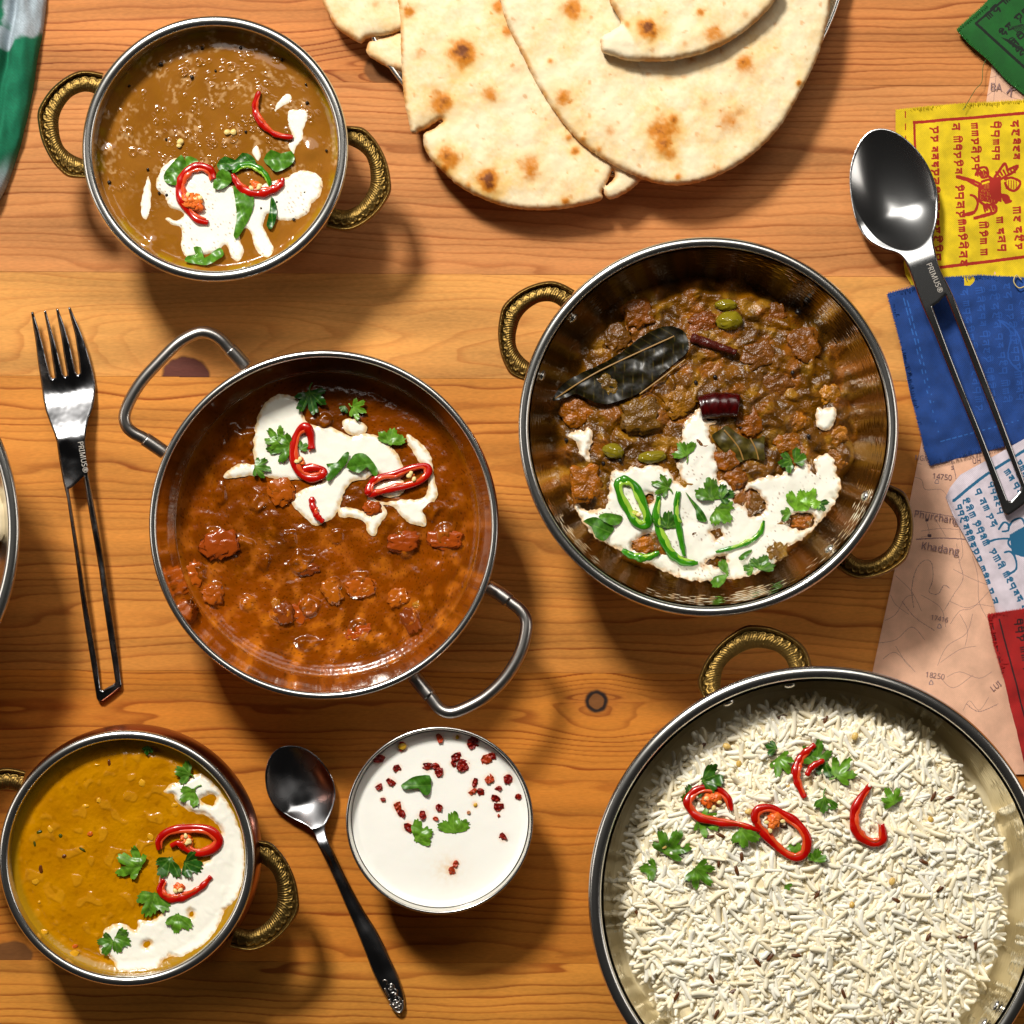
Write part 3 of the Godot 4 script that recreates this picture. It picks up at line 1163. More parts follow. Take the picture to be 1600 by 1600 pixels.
	chili(spots(0, 0, 2.5, [910, 676, 940, 652, 980, 645, 1020, 665, 1048, 700, 1058, 732]), false, 7.0, h0, on, "dark green chili arc above the right red chili of the brown soup", cg, true)


# ---------------------------------------------------------------- tomato curry, centre
func tomato_curry():
	var rim := pw(506, 820, 0.056)
	var c := Vector2(rim.x, rim.z)
	var t := bowl("wire_handled_pan", rim, "shallow steel pan of red curry with two bent wire handles", "pan", [80.0, 55.4, 1.75, 1.6],
		[Vector2(78.6, 55.4), Vector2(77.6, 50), Vector2(75.6, 42), Vector2(73, 34), Vector2(68, 24), Vector2(56, 11), Vector2(30, 4), Vector2(0, 3)],
		[Vector2(81.0, 54.6), Vector2(79, 50), Vector2(77.4, 42), Vector2(74.6, 34), Vector2(69, 22), Vector2(56, 8), Vector2(34, 0.6), Vector2(0, 0.6)], M.hammered, M.steel, M.steel)
	for set in [[[495, 178, 462, 140, 428, 105, 404, 78, 370, 55, 330, 46, 285, 60, 230, 95, 160, 165, 100, 232, 58, 300, 36, 360, 44, 402, 70, 428, 105, 446, 150, 476, 188, 502], 0.043],
			[[1412, 1010, 1455, 1036, 1500, 1070, 1535, 1098, 1556, 1135, 1556, 1180, 1540, 1245, 1508, 1310, 1460, 1375, 1395, 1432, 1320, 1472, 1270, 1486, 1230, 1472, 1198, 1432, 1165, 1392, 1130, 1348], 0.043]]:
		var pts := smooth(spots(180, 500, 2.424, set[0]), false, 6)
		var w := PackedVector3Array()
		for i in pts.size():
			var f := float(i) / (pts.size() - 1)
			w.append(pw(pts[i].x, pts[i].y, set[1] + 0.004 * sin(PI * f)))
		var mb := MB.new()
		tube(mb, w, false, 14, func(_u): return Vector2(0.0029, 0.0029))
		var h := put("handle", mb, M.wire, t)
		for end in 2:
			var sl := PackedVector3Array()
			for i in 12:
				sl.append(w[i] if end == 0 else w[w.size() - 1 - i])
			var sb := MB.new()
			tube(sb, sl, false, 14, func(_u): return Vector2(0.0034, 0.0034))
			put("sleeve", sb, M.wire, h)
	var h0 := 0.0305
	var humps := [[390, 845, 62, 3.0], [625, 650, 48, 2.6], [700, 930, 60, 2.2], [640, 1110, 50, 2.6], [1115, 1130, 42, 2.4], [920, 1175, 52, 2.2], [935, 1010, 55, 2.8], [300, 960, 50, 2.2], [1090, 840, 60, 2.6], [1245, 830, 58, 2.4], [1200, 720, 50, 2.2], [480, 850, 44, 1.8], [380, 1040, 46, 2.0], [740, 1090, 52, 2.6], [1065, 1050, 40, 2.4], [820, 1010, 40, 2.2], [540, 690, 46, 2.0], [400, 660, 44, 1.6], [500, 1080, 40, 1.6], [840, 830, 36, 1.2], [720, 1225, 46, 1.6], [800, 385, 36, 2.2], [660, 830, 40, 1.6], [470, 460, 66, 2.0], [980, 715, 30, 1.8], [560, 920, 38, 1.5]]
	var hs := []
	for b in humps:
		var w := pw(180 + b[0] / 2.424, 500 + b[1] / 2.424, h0)
		hs.append([Vector2(w.x, w.z), b[2] / 2.424 * PX * 0.8, b[3] * 0.001])
	var surf := func(x: float, z: float) -> float:
		var p := Vector2(x, z)
		var r := (p - c).length()
		var q: float = h0 + 0.0009 * nf.get_noise_2d(x * 55.0, z * 55.0) + 0.00022 * ns.get_noise_2d(x * 150.0, z * 150.0) + 0.00007 * nf.get_noise_2d(x * 500.0, z * 500.0)
		for b in hs:
			var dp: Vector2 = p - b[0]
			if absf(dp.x) < b[1] * 1.8 and absf(dp.y) < b[1] * 1.8:
				var f: float = dp.length() / b[1] * (1.0 + 0.4 * ns.get_noise_2d(x * 110.0 + b[2] * 900.0, z * 110.0))
				q += b[2] * (1.0 - smoothstep(0.45, 1.15, f)) * (0.85 + 0.3 * ns.get_noise_2d(x * 170.0, z * 170.0))
		q = lerpf(q, h0 + 0.0002, smoothstep(0.0645, 0.069, r)) + 0.0014 * smoothstep(0.0685, 0.0725, r) - 0.0005 * exp(-pow((r - 0.0665) / 0.0016, 2.0))
		return q
	var red := lin(134, 63, 12)
	var deep := lin(92, 43, 9)
	var orange := lin(190, 105, 20)
	var mb2 := MB.new()
	disc(mb2, c, 0.0725, 190, 520, surf, func(x, z, r):
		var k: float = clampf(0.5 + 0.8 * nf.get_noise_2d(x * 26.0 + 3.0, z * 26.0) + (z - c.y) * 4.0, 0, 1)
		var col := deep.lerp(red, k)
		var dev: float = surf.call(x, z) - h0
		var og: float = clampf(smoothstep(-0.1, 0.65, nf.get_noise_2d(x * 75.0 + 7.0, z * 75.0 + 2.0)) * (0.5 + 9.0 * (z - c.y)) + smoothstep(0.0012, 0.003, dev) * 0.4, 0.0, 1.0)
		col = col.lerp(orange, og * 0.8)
		col = col.lerp(lin(166, 112, 24), 0.1 * smoothstep(0.0695, 0.072, r))
		var fleck := smoothstep(0.62, 0.75, ns.get_noise_2d(x * 900.0, z * 900.0))
		return col.lerp(lin(60, 26, 10), fleck * 0.8))
	tag(put("tomato_curry", mb2, M.sauce), "thick orange red curry sauce filling the wire handled pan", "curry")
	for b in [[735, 945, 15, 8, 0.2, lin(58, 42, 22)], [640, 1110, 12, 16, 0.3, lin(66, 46, 18)], [1118, 1135, 10, 19, 0.5, lin(58, 40, 20)], [1136, 1078, 5, 6, 0, lin(216, 170, 40)], [612, 1090, 6, 15, 0.1, lin(206, 140, 34)], [975, 712, 12, 10, 0, lin(184, 84, 26)], [630, 650, 16, 18, 0.4, lin(200, 106, 26)], [920, 1180, 16, 9, 0.3, lin(196, 84, 30)], [395, 850, 24, 18, 0.3, lin(160, 70, 20)], [930, 1012, 18, 14, 0.2, lin(204, 108, 24)], [700, 1105, 15, 17, 0.1, lin(196, 88, 22)], [1070, 1050, 13, 12, 0.4, lin(216, 120, 30)], [1090, 842, 20, 14, 0.2, lin(164, 70, 20)], [1250, 832, 22, 13, 0.0, lin(170, 76, 22)], [820, 1030, 11, 18, 0.6, lin(208, 124, 34)], [372, 1040, 14, 14, 0.2, lin(176, 92, 26)], [305, 960, 12, 17, 0.2, lin(196, 96, 24)]]:
		var w := pw(180 + b[0] / 2.424, 500 + b[1] / 2.424, h0)
		var m := MB.new()
		lump(m, Vector3(w.x, surf.call(w.x, w.z) - 0.0010, w.z), Vector3(b[2] * 1.25, 5.5, b[3] * 1.15) * PX, b[4], 0.3, b[0], 26, 16, b[5].lerp(lin(138, 60, 12), 0.7), 0.45)
		var o := put("vegetable_piece", m, M.sauce)
		var wp := Vector2(w.x, w.z)
		var col: Color = b[5]
		var say := "dark mushroom-like" if col.g < 0.05 else ("small yellow" if col.g > 0.35 else ("reddish" if col.r < 0.4 else "orange"))
		clock_label(o, "%s vegetable piece in the red curry" % say, c, w, 0.072)
		tag(o, "", "vegetable", "vegetable pieces in the red curry")
	var C := [
		[522, 500, 525, 440, 540, 370, 570, 312, 620, 282, 680, 290, 700, 312, 722, 380, 760, 400, 820, 405, 870, 432, 900, 440, 960, 430, 1010, 450, 1055, 490, 1085, 540, 1095, 590, 1040, 600, 985, 582, 950, 602, 900, 612, 868, 650, 850, 710, 830, 745, 795, 765, 760, 780, 722, 750, 682, 715, 668, 682, 700, 650, 745, 628, 790, 612, 740, 602, 690, 607, 600, 600, 560, 590, 500, 590, 430, 602, 408, 592, 440, 560, 480, 543, 528, 545],
		[1105, 433, 1140, 450, 1180, 490, 1200, 530, 1210, 600, 1222, 660, 1200, 700, 1175, 730, 1177, 780, 1120, 770, 1080, 740, 1055, 707, 1010, 700, 955, 702, 972, 672, 1010, 690, 1090, 680, 1150, 680, 1180, 660, 1185, 600, 1180, 560, 1150, 540, 1130, 500, 1108, 470],
		[848, 716, 890, 711, 940, 725, 965, 740, 998, 720, 1010, 698, 1030, 735, 1000, 775, 985, 818, 955, 805, 950, 772, 900, 746, 850, 749],
		[860, 385, 890, 374, 930, 385, 956, 405, 940, 431, 895, 438, 870, 416],
		[985, 625, 1040, 605, 1092, 608, 1092, 655, 1040, 672, 985, 664, 962, 690, 958, 660]]
	var pols := []
	for p in C:
		pols.append(spots(180, 500, 2.424, p))
	var lower := func(x, z): return lerpf(surf.call(x, z), h0 + 0.0007, 0.65) + 0.0003
	cream_on("cream_swirl", [pols[0], pols[4], pols[2], pols[1]], [], h0, lower, "large curling swirl of white cream on the red curry", 0.0007)
	cream_on("cream_drop", [pols[3]], [], h0, lower, "separate oval cream drop above the swirl on the red curry")
	var on := func(x, z): return lower.call(x, z) + 0.0009
	var grp := "herbs on the red curry"
	var at := func(x, y): return Vector2(180 + x / 2.424, 500 + y / 2.424)
	leaf(at.call(747, 312), 52, 78, "fine", 0.05, h0, on, "dark coriander leaf at the top of the cream on the red curry", grp, 0.5, 16)
	leaf(at.call(925, 340), 34, 20, "fine", 0.7, h0, on, "small pale coriander sprig at the top right of the red curry", grp, 0.5, 8)
	leaf(at.call(866, 338), 16, 100, "half", 0.0, h0, on, "tiny dark herb scrap left of the small sprig on the red curry", grp)
	leaf(at.call(1050, 442), 46, -80, "round", 0.62, h0, on, "flat pale green coriander leaf right of the cream on the red curry", grp, 0.15)
	leaf(at.call(606, 440), 38, -130, "fine", 0.6, h0, on, "upper coriander leaf left of the big chili ring in the red curry", grp)
	leaf(at.call(625, 488), 46, 170, "fine", 0.35, h0, on, "lower coriander leaf left of the big chili ring in the red curry", grp, 0.5, 10)
	leaf(at.call(712, 478), 20, -60, "half", 0.3, h0, on, "bit of herb inside the big chili ring of the red curry", grp)
	leaf(at.call(560, 560), 34, 10, "fine", 0.3, h0, on, "feathery coriander leaf at the left tip of the cream on the red curry", grp)
	leaf_scrap(spots(180, 500, 2.424, [800, 545, 840, 540, 870, 505, 888, 502, 880, 540, 862, 560, 838, 590, 808, 612, 800, 592, 815, 575]), 0.3, h0, on, "narrow cut herb beside the middle of the cream on the red curry", grp)
	leaf_scrap(spots(180, 500, 2.424, [878, 560, 895, 525, 910, 508, 940, 505, 965, 522, 995, 565, 990, 592, 972, 582, 955, 556, 925, 580]), 0.45, h0, on, "folded herb leaf in the middle of the cream on the red curry", grp, 0.0014)
	var cg := "chili slices on the red curry"
	chili(spots(180, 500, 2.424, [745, 490, 740, 430, 720, 406, 695, 425, 678, 470, 676, 530, 698, 580, 740, 600, 782, 592, 786, 568, 750, 560, 712, 568]), false, 9.5, h0, on, "large bent red chili ring on the left part of the cream of the red curry", cg, false, [180 + 705 / 2.424, 500 + 535 / 2.424, 9.0], 2, false)
	chili(spots(180, 500, 2.424, [962, 655, 968, 622, 1000, 596, 1060, 582, 1130, 560, 1178, 553, 1186, 580, 1160, 608, 1100, 630, 1040, 642, 985, 655]), true, 8.0, h0, on, "long narrow red chili ring at the right of the red curry", cg, false, [180 + 1125 / 2.424, 500 + 592 / 2.424, 8.0], 4)
	chili(spots(180, 500, 2.424, [748, 670, 748, 700, 765, 740, 790, 765]), false, 8.5, h0, on, "short red chili sliver at the lower end of the cream on the red curry", cg)


# ---------------------------------------------------------------- yellow dal, lower left
func yellow_dal():
	var rim := pw(198, 1341, 0.056)
	var c := Vector2(rim.x, rim.z)
	var t := bowl("serving_bowl", rim, "copper bottomed bowl of yellow lentil soup in the lower corner by the teaspoon", "bowl", [57.6, 55.2, 2.3, 1.9],
		[Vector2(55.6, 55), Vector2(55.3, 52), Vector2(55.0, 46), Vector2(54.6, 38), Vector2(52, 20), Vector2(44, 8), Vector2(24, 5), Vector2(0, 5)],
		[Vector2(58.6, 53.6), Vector2(60.2, 50), Vector2(61.2, 42), Vector2(60.2, 30), Vector2(53, 11), Vector2(40, 1.5), Vector2(36, 0.5), Vector2(0, 0.5)], M.steel, M.copper, M.steel)
	brass_handle(t, Vector2(371, 1468), Vector2(399, 1330), 0.044, M.brass)
	brass_handle(t, Vector2(28, 1218), Vector2(2, 1350), 0.044, M.brass)
	var h0 := 0.0475
	var surf := func(x: float, z: float) -> float:
		var r := (Vector2(x, z) - c).length()
		var q: float = h0 + 0.0005 * nf.get_noise_2d(x * 55.0 + 20.0, z * 55.0) + 0.0003 * smoothstep(0.35, 0.65, ns.get_noise_2d(x * 120.0 + 20.0, z * 120.0)) + 0.00006 * nf.get_noise_2d(x * 400.0, z * 400.0)
		q = lerpf(q, h0, smoothstep(0.049, 0.053, r)) + 0.0016 * smoothstep(0.051, 0.0558, r) - 0.0005 * exp(-pow((r - 0.0495) / 0.0014, 2.0))
		return q
	var mb := MB.new()
	var ya := lin(190, 128, 13)
	var yb := lin(166, 106, 10)
	disc(mb, c, 0.0556, 140, 420, surf, func(x, z, r):
		var col := yb.lerp(ya, clampf(0.5 + 0.8 * nf.get_noise_2d(x * 40.0 + 8.0, z * 40.0), 0, 1))
		var bit := smoothstep(0.45, 0.7, ns.get_noise_2d(x * 120.0 + 20.0, z * 120.0))
		col = col.lerp(lin(206, 146, 30), bit * 0.3)
		col = col.lerp(lin(120, 70, 12), 0.3 * smoothstep(0.5, 0.7, ns.get_noise_2d(x * 210.0, z * 210.0 + 5.0)))
		return col.lerp(lin(150, 116, 14), 0.75 * smoothstep(0.0505, 0.0535, r)))
	tag(put("lentil_soup", mb, M.sauce), "mustard yellow lentil soup in the copper bottomed bowl", "soup")
	# cumin seeds, bits of herb and lentils on the soup
	for s in [[568, 240, 4, 9, 0.1, 0], [213, 795, 5, 11, 0.1, 0], [335, 725, 6, 4, 0.3, 0], [205, 600, 8, 4, 0.3, 1], [315, 620, 5, 5, 0, 1], [180, 660, 3, 8, 0.2, 1], [430, 690, 9, 3, 2.6, 1], [445, 465, 9, 5, 0, 2], [262, 585, 6, 9, 0.4, 2], [185, 855, 9, 10, 0.2, 2], [740, 345, 8, 10, 0.3, 2], [515, 435, 6, 7, 0.4, 2], [785, 625, 7, 10, 0.5, 2], [230, 1120, 11, 7, 0.1, 2], [385, 1235, 12, 10, 0.4, 2], [205, 965, 4, 4, 0, 2], [505, 250, 7, 3, 0, 2], [910, 460, 9, 6, 0.3, 2], [470, 610, 7, 6, 0.2, 3], [390, 1195, 8, 5, 0.4, 3]]:
		var w := pw(s[0] / 3.333, 1120 + s[1] / 3.333, h0)
		var m := MB.new()
		var kinds := ["cumin_seed", "herb_scrap", "lentil", "tomato_bit"]
		var says := ["brown cumin seed", "dark green herb scrap", "soft yellow lentil", "reddish tomato bit"]
		var cats := ["seed", "herb", "lentil", "tomato"]
		var cols := [lin(92, 48, 18), lin(70, 72, 18), lin(206, 148, 30), lin(190, 90, 24)]
		lump(m, Vector3(w.x, surf.call(w.x, w.z), w.z), Vector3(s[2], 2.2, s[3]) * PX * 0.62, s[4], 0.2, s[0], 14, 9, cols[s[5]])
		var o := put(kinds[s[5]], m, M.sauce)
		clock_label(o, "%s in the yellow soup" % says[s[5]], c, w, 0.055)
		tag(o, "", cats[s[5]], "bits in the yellow soup")
	var cp := spots(0, 1120, 3.333, [850, 392, 890, 352, 960, 333, 1010, 300, 1060, 300, 1110, 340, 1160, 400, 1210, 480, 1250, 560, 1277, 650, 1283, 760, 1268, 880, 1235, 955, 1170, 1010, 1150, 1080, 1090, 1170, 1000, 1232, 940, 1256, 890, 1246, 850, 1272, 825, 1312, 760, 1325, 690, 1328, 620, 1332, 600, 1290, 560, 1240, 518, 1230, 545, 1112, 600, 1078, 660, 1085, 712, 1110, 722, 1060, 790, 1060, 850, 1010, 872, 930, 830, 880, 840, 820, 900, 798, 1000, 780, 1092, 740, 1082, 700, 1130, 640, 1152, 600, 1130, 560, 1060, 508, 1010, 500, 960, 472, 920, 442, 900, 402])
	cream_on("cream_swirl", [cp], [spots(0, 1120, 3.333, [1045, 430, 1085, 405, 1115, 405, 1124, 430, 1105, 462, 1062, 446]), spots(0, 1120, 3.333, [985, 1015, 1005, 1015, 1004, 1036, 985, 1034]), spots(0, 1120, 3.333, [748, 1180, 775, 1168, 782, 1190, 760, 1206])], h0, func(x, z): return lerpf(surf.call(x, z), h0 + 0.0004, 0.5) + 0.0002, "crescent of white cream along the lower right of the yellow soup", 0.0012, 0.0008, lin(220, 160, 20))
	var on := func(x, z): return lerpf(surf.call(x, z), h0 + 0.0004, 0.5) + 0.001
	var grp := "herbs on the yellow soup"
	var at := func(x, y): return Vector2(x / 3.333, 1120 + y / 3.333)
	leaf(at.call(772, 172), 18, 80, "half", 0.0, h0, on, "dark herb scrap at the top rim of the yellow soup", grp)
	leaf(at.call(955, 284), 40, -165, "round", 0.3, h0, on, "upper coriander leaf in the top right of the yellow soup", grp, 0.3, 8)
	leaf(at.call(990, 412), 38, 120, "half", 0.55, h0, on, "fan shaped coriander leaf under the upper one in the yellow soup", grp, 0.4, 14)
	leaf(at.call(676, 755), 56, 210, "fine", 0.6, h0, on, "feathery pale coriander leaf alone in the middle of the yellow soup", grp, 0.3)
	leaf(at.call(880, 782), 44, 100, "half", 0.12, h0, on, "left of two dark coriander leaves under the chili ring of the yellow soup", grp, 0.5)
	leaf(at.call(1008, 770), 46, 20, "round", 0.06, h0, on, "right of two dark coriander leaves under the chili ring of the yellow soup", grp, 0.4)
	leaf(at.call(795, 980), 56, 110, "round", 0.45, h0, on, "broad flat coriander leaf at the inner edge of the cream on the yellow soup", grp, 0.2)
	leaf(at.call(934, 1070), 42, 75, "half", 0.5, h0, on, "coriander leaf alone on the white cream of the yellow soup", grp, 0.4)
	leaf(at.call(640, 1165), 44, 20, "round", 0.35, h0, on, "coriander leaf at the bottom left tip of the cream of the yellow soup", grp, 0.5)
	leaf(at.call(556, 1180), 36, 160, "half", 0.3, h0, on, "curled herb leaf beside the bottom left tip of the cream of the yellow soup", grp, 0.7, 8)
	var cg := "chili slices on the yellow soup"
	chili(spots(0, 1120, 3.333, [828, 692, 830, 640, 870, 600, 940, 578, 1030, 575, 1100, 592, 1142, 632, 1130, 672, 1080, 700, 1020, 705, 965, 682, 930, 655, 890, 672]), false, 9.5, h0, on, "large red chili ring with seeds in the yellow soup", cg, false, [968 / 3.333, 1120 + 640 / 3.333, 15.0], 4)
	chili(spots(0, 1120, 3.333, [856, 842, 836, 890, 850, 925, 890, 945, 950, 940, 1010, 912, 1060, 876, 1102, 828]), false, 9.0, h0, on, "hooked red chili slice below the dark leaves of the yellow soup", cg, false, [930 / 3.333, 1120 + 888 / 3.333, 13.0], 2)


# ---------------------------------------------------------------- yogurt
func yogurt_bowl():
	var rim := pw(687, 1282, 0.042)
	var c := Vector2(rim.x, rim.z)
	bowl("small_bowl", rim, "small plain steel bowl of white yogurt beside the teaspoon", "bowl", [43.6, 41.6, 0.75, 0.7],
		[Vector2(43.1, 41.6), Vector2(42.6, 39), Vector2(41.4, 34), Vector2(38.5, 24), Vector2(32, 11), Vector2(20, 4), Vector2(0, 3)],
		[Vector2(44.2, 41.4), Vector2(43.7, 39), Vector2(42.6, 34), Vector2(39.6, 24), Vector2(33, 9), Vector2(24, 0.5), Vector2(0, 0.5)], M.steel, M.steel, M.steel)
	var h0 := 0.0355
	var surf := func(x: float, z: float) -> float:
		var r := (Vector2(x, z) - c).length()
		return h0 + 0.0005 * ns.get_noise_2d(x * 16.0, z * 16.0) + 0.00012 * nf.get_noise_2d(x * 60.0, z * 60.0) + 0.0011 * smoothstep(0.0385, 0.0418, r)
	# flakes: spot in the crop, size, tone (0 red, 1 orange, 2 with a yellow seed, 3 pale scrap)
	var flakes := [[780, 183, 34, 2], [970, 140, 28, 1], [1060, 136, 22, 4], [1138, 168, 36, 0], [663, 248, 38, 0], [755, 297, 26, 0], [908, 286, 34, 0], [952, 285, 24, 0], [966, 318, 34, 0], [1058, 240, 34, 0], [1090, 280, 40, 0], [1040, 270, 24, 0], [1210, 250, 32, 1], [1240, 230, 26, 0], [722, 368, 30, 0], [660, 392, 26, 0], [682, 455, 20, 0], [1226, 350, 32, 1], [1322, 345, 34, 0], [1270, 397, 22, 0], [1150, 370, 26, 0], [1138, 416, 30, 1], [1178, 415, 26, 0], [1258, 450, 30, 0], [1272, 492, 32, 0], [1370, 440, 20, 0], [756, 488, 32, 1], [775, 522, 30, 0], [965, 497, 26, 0], [885, 535, 34, 0], [948, 553, 18, 1], [812, 595, 36, 0], [1152, 482, 22, 4], [1295, 645, 30, 0], [1050, 782, 26, 1], [1035, 818, 30, 1], [1272, 537, 11, 1], [1118, 520, 12, 3]]
	var marks := []
	for f in flakes:
		var w := pw(390 + f[0] / 3.266, 1110 + f[1] / 3.266, h0)
		marks.append([Vector2(w.x, w.z), f[2] / 3.266 * PX * 0.6])
	var mb := MB.new()
	var white := lin(248, 245, 236)
	disc(mb, c, 0.0418, 110, 330, surf, func(x, z, r):
		var w := pw(700, 1357, h0)
		var q := Vector2(x - w.x, z - w.z)
		var st := clampf(exp(-q.length() / 0.0035) * (0.7 + 0.9 * nf.get_noise_2d(x * 300.0, z * 300.0)), 0.0, 1.0)
		var bleed := 0.0
		for f in marks:
			var dd: float = Vector2(x, z).distance_to(f[0]) / f[1]
			if dd < 2.2:
				bleed = maxf(bleed, (1.0 - smoothstep(0.8, 2.1, dd)) * (0.6 + 0.6 * nf.get_noise_2d(x * 260.0, z * 260.0)))
		return white.lerp(lin(226, 172, 70), st * 0.7).lerp(lin(236, 178, 130), clampf(bleed, 0, 1) * 0.6))
	tag(put("yogurt", mb, M.cream), "smooth white yogurt filling the small steel bowl", "yogurt")
	for f in flakes:
		var p := Vector2(390 + f[0] / 3.266, 1110 + f[1] / 3.266)
		var pts := PackedVector2Array()
		var n := 7
		var a0 := rng.randf() * TAU
		var el := rng.randf_range(0.62, 1.0)
		for k in n:
			var a := TAU * k / n
			pts.append(p + Vector2(cos(a), sin(a) * el).rotated(a0) * f[2] / 3.266 * 0.88 * rng.randf_range(0.68, 1.25))
		var w := pw(p.x, p.y, h0)
		var tilt := Vector2(rng.randf_range(-0.35, 0.35), rng.randf_range(-0.35, 0.35))
		var ca: Color = [lin(108, 10, 8), lin(160, 54, 14), lin(150, 16, 10), lin(170, 120, 80), lin(206, 158, 40)][f[3]]
		var bulk := "large" if f[2] >= 32 else ("tiny" if f[2] <= 22 else "small")
		var words_: String = bulk + " " + ["dark red chili flake", "orange chili flake", "chili flake with a seed", "pale chili scrap", "yellow chili seed"][f[3]]
		var mb2 := MB.new()
		var o: MeshInstance3D
		if f[3] == 4:
			lump(mb2, Vector3(w.x, surf.call(w.x, w.z) + 0.0004, w.z), Vector3(f[2], f[2] * 0.45, f[2] * 0.85) * PX / 3.266 * 0.5, a0, 0.12, f[0], 14, 8, ca)
			o = put("chili_seed", mb2, M.seed)
		else:
			mb2 = slab([flat(pts, h0)], [], 0.00028, func(x, z, d): return surf.call(x, z) + 0.0008 + (x - w.x) * tilt.x + (z - w.z) * tilt.y + 0.0006 * ns.get_noise_2d(x * 500.0, z * 500.0),
				func(x, z, d): return ca.lerp(lin(176, 46, 20), clampf(0.12 + 0.9 * nf.get_noise_2d(x * 420.0, z * 420.0), 0, 0.8)), 0.0008)
			o = put("chili_flake", mb2, M.bay)
			if f[3] == 2:
				var sb := MB.new()
				lump(sb, Vector3(w.x, surf.call(w.x, w.z) + 0.0013, w.z), Vector3(0.0021, 0.0009, 0.0017), 0.2, 0.12, 3.0, 12, 8, lin(206, 158, 40))
				put("seed", sb, M.seed, o)
		clock_label(o, "%s on the yogurt" % words_, c, w, 0.0415)
		tag(o, "", "chili flake" if f[3] != 4 else "seed", "chili flakes on the yogurt")
	var at := func(x, y): return Vector2(390 + x / 3.266, 1110 + y / 3.266)
	leaf_scrap(spots(390, 1110, 3.266, [772, 382, 800, 360, 830, 340, 870, 330, 920, 330, 928, 370, 922, 415, 905, 432, 880, 420, 862, 395, 830, 398, 790, 400]), 0.3, h0, surf, "dark folded herb leaf in the upper left of the yogurt", "herbs on the yogurt", 0.0016)
	leaf(at.call(876, 628), 43, 125 + 180, "half", 0.6, h0, surf, "fan shaped coriander leaf left of the middle of the yogurt", "herbs on the yogurt", 0.25)
	leaf(at.call(1040, 572), 52, -92, "round", 0.62, h0, surf, "large flat coriander leaf in the middle of the yogurt", "herbs on the yogurt", 0.2)


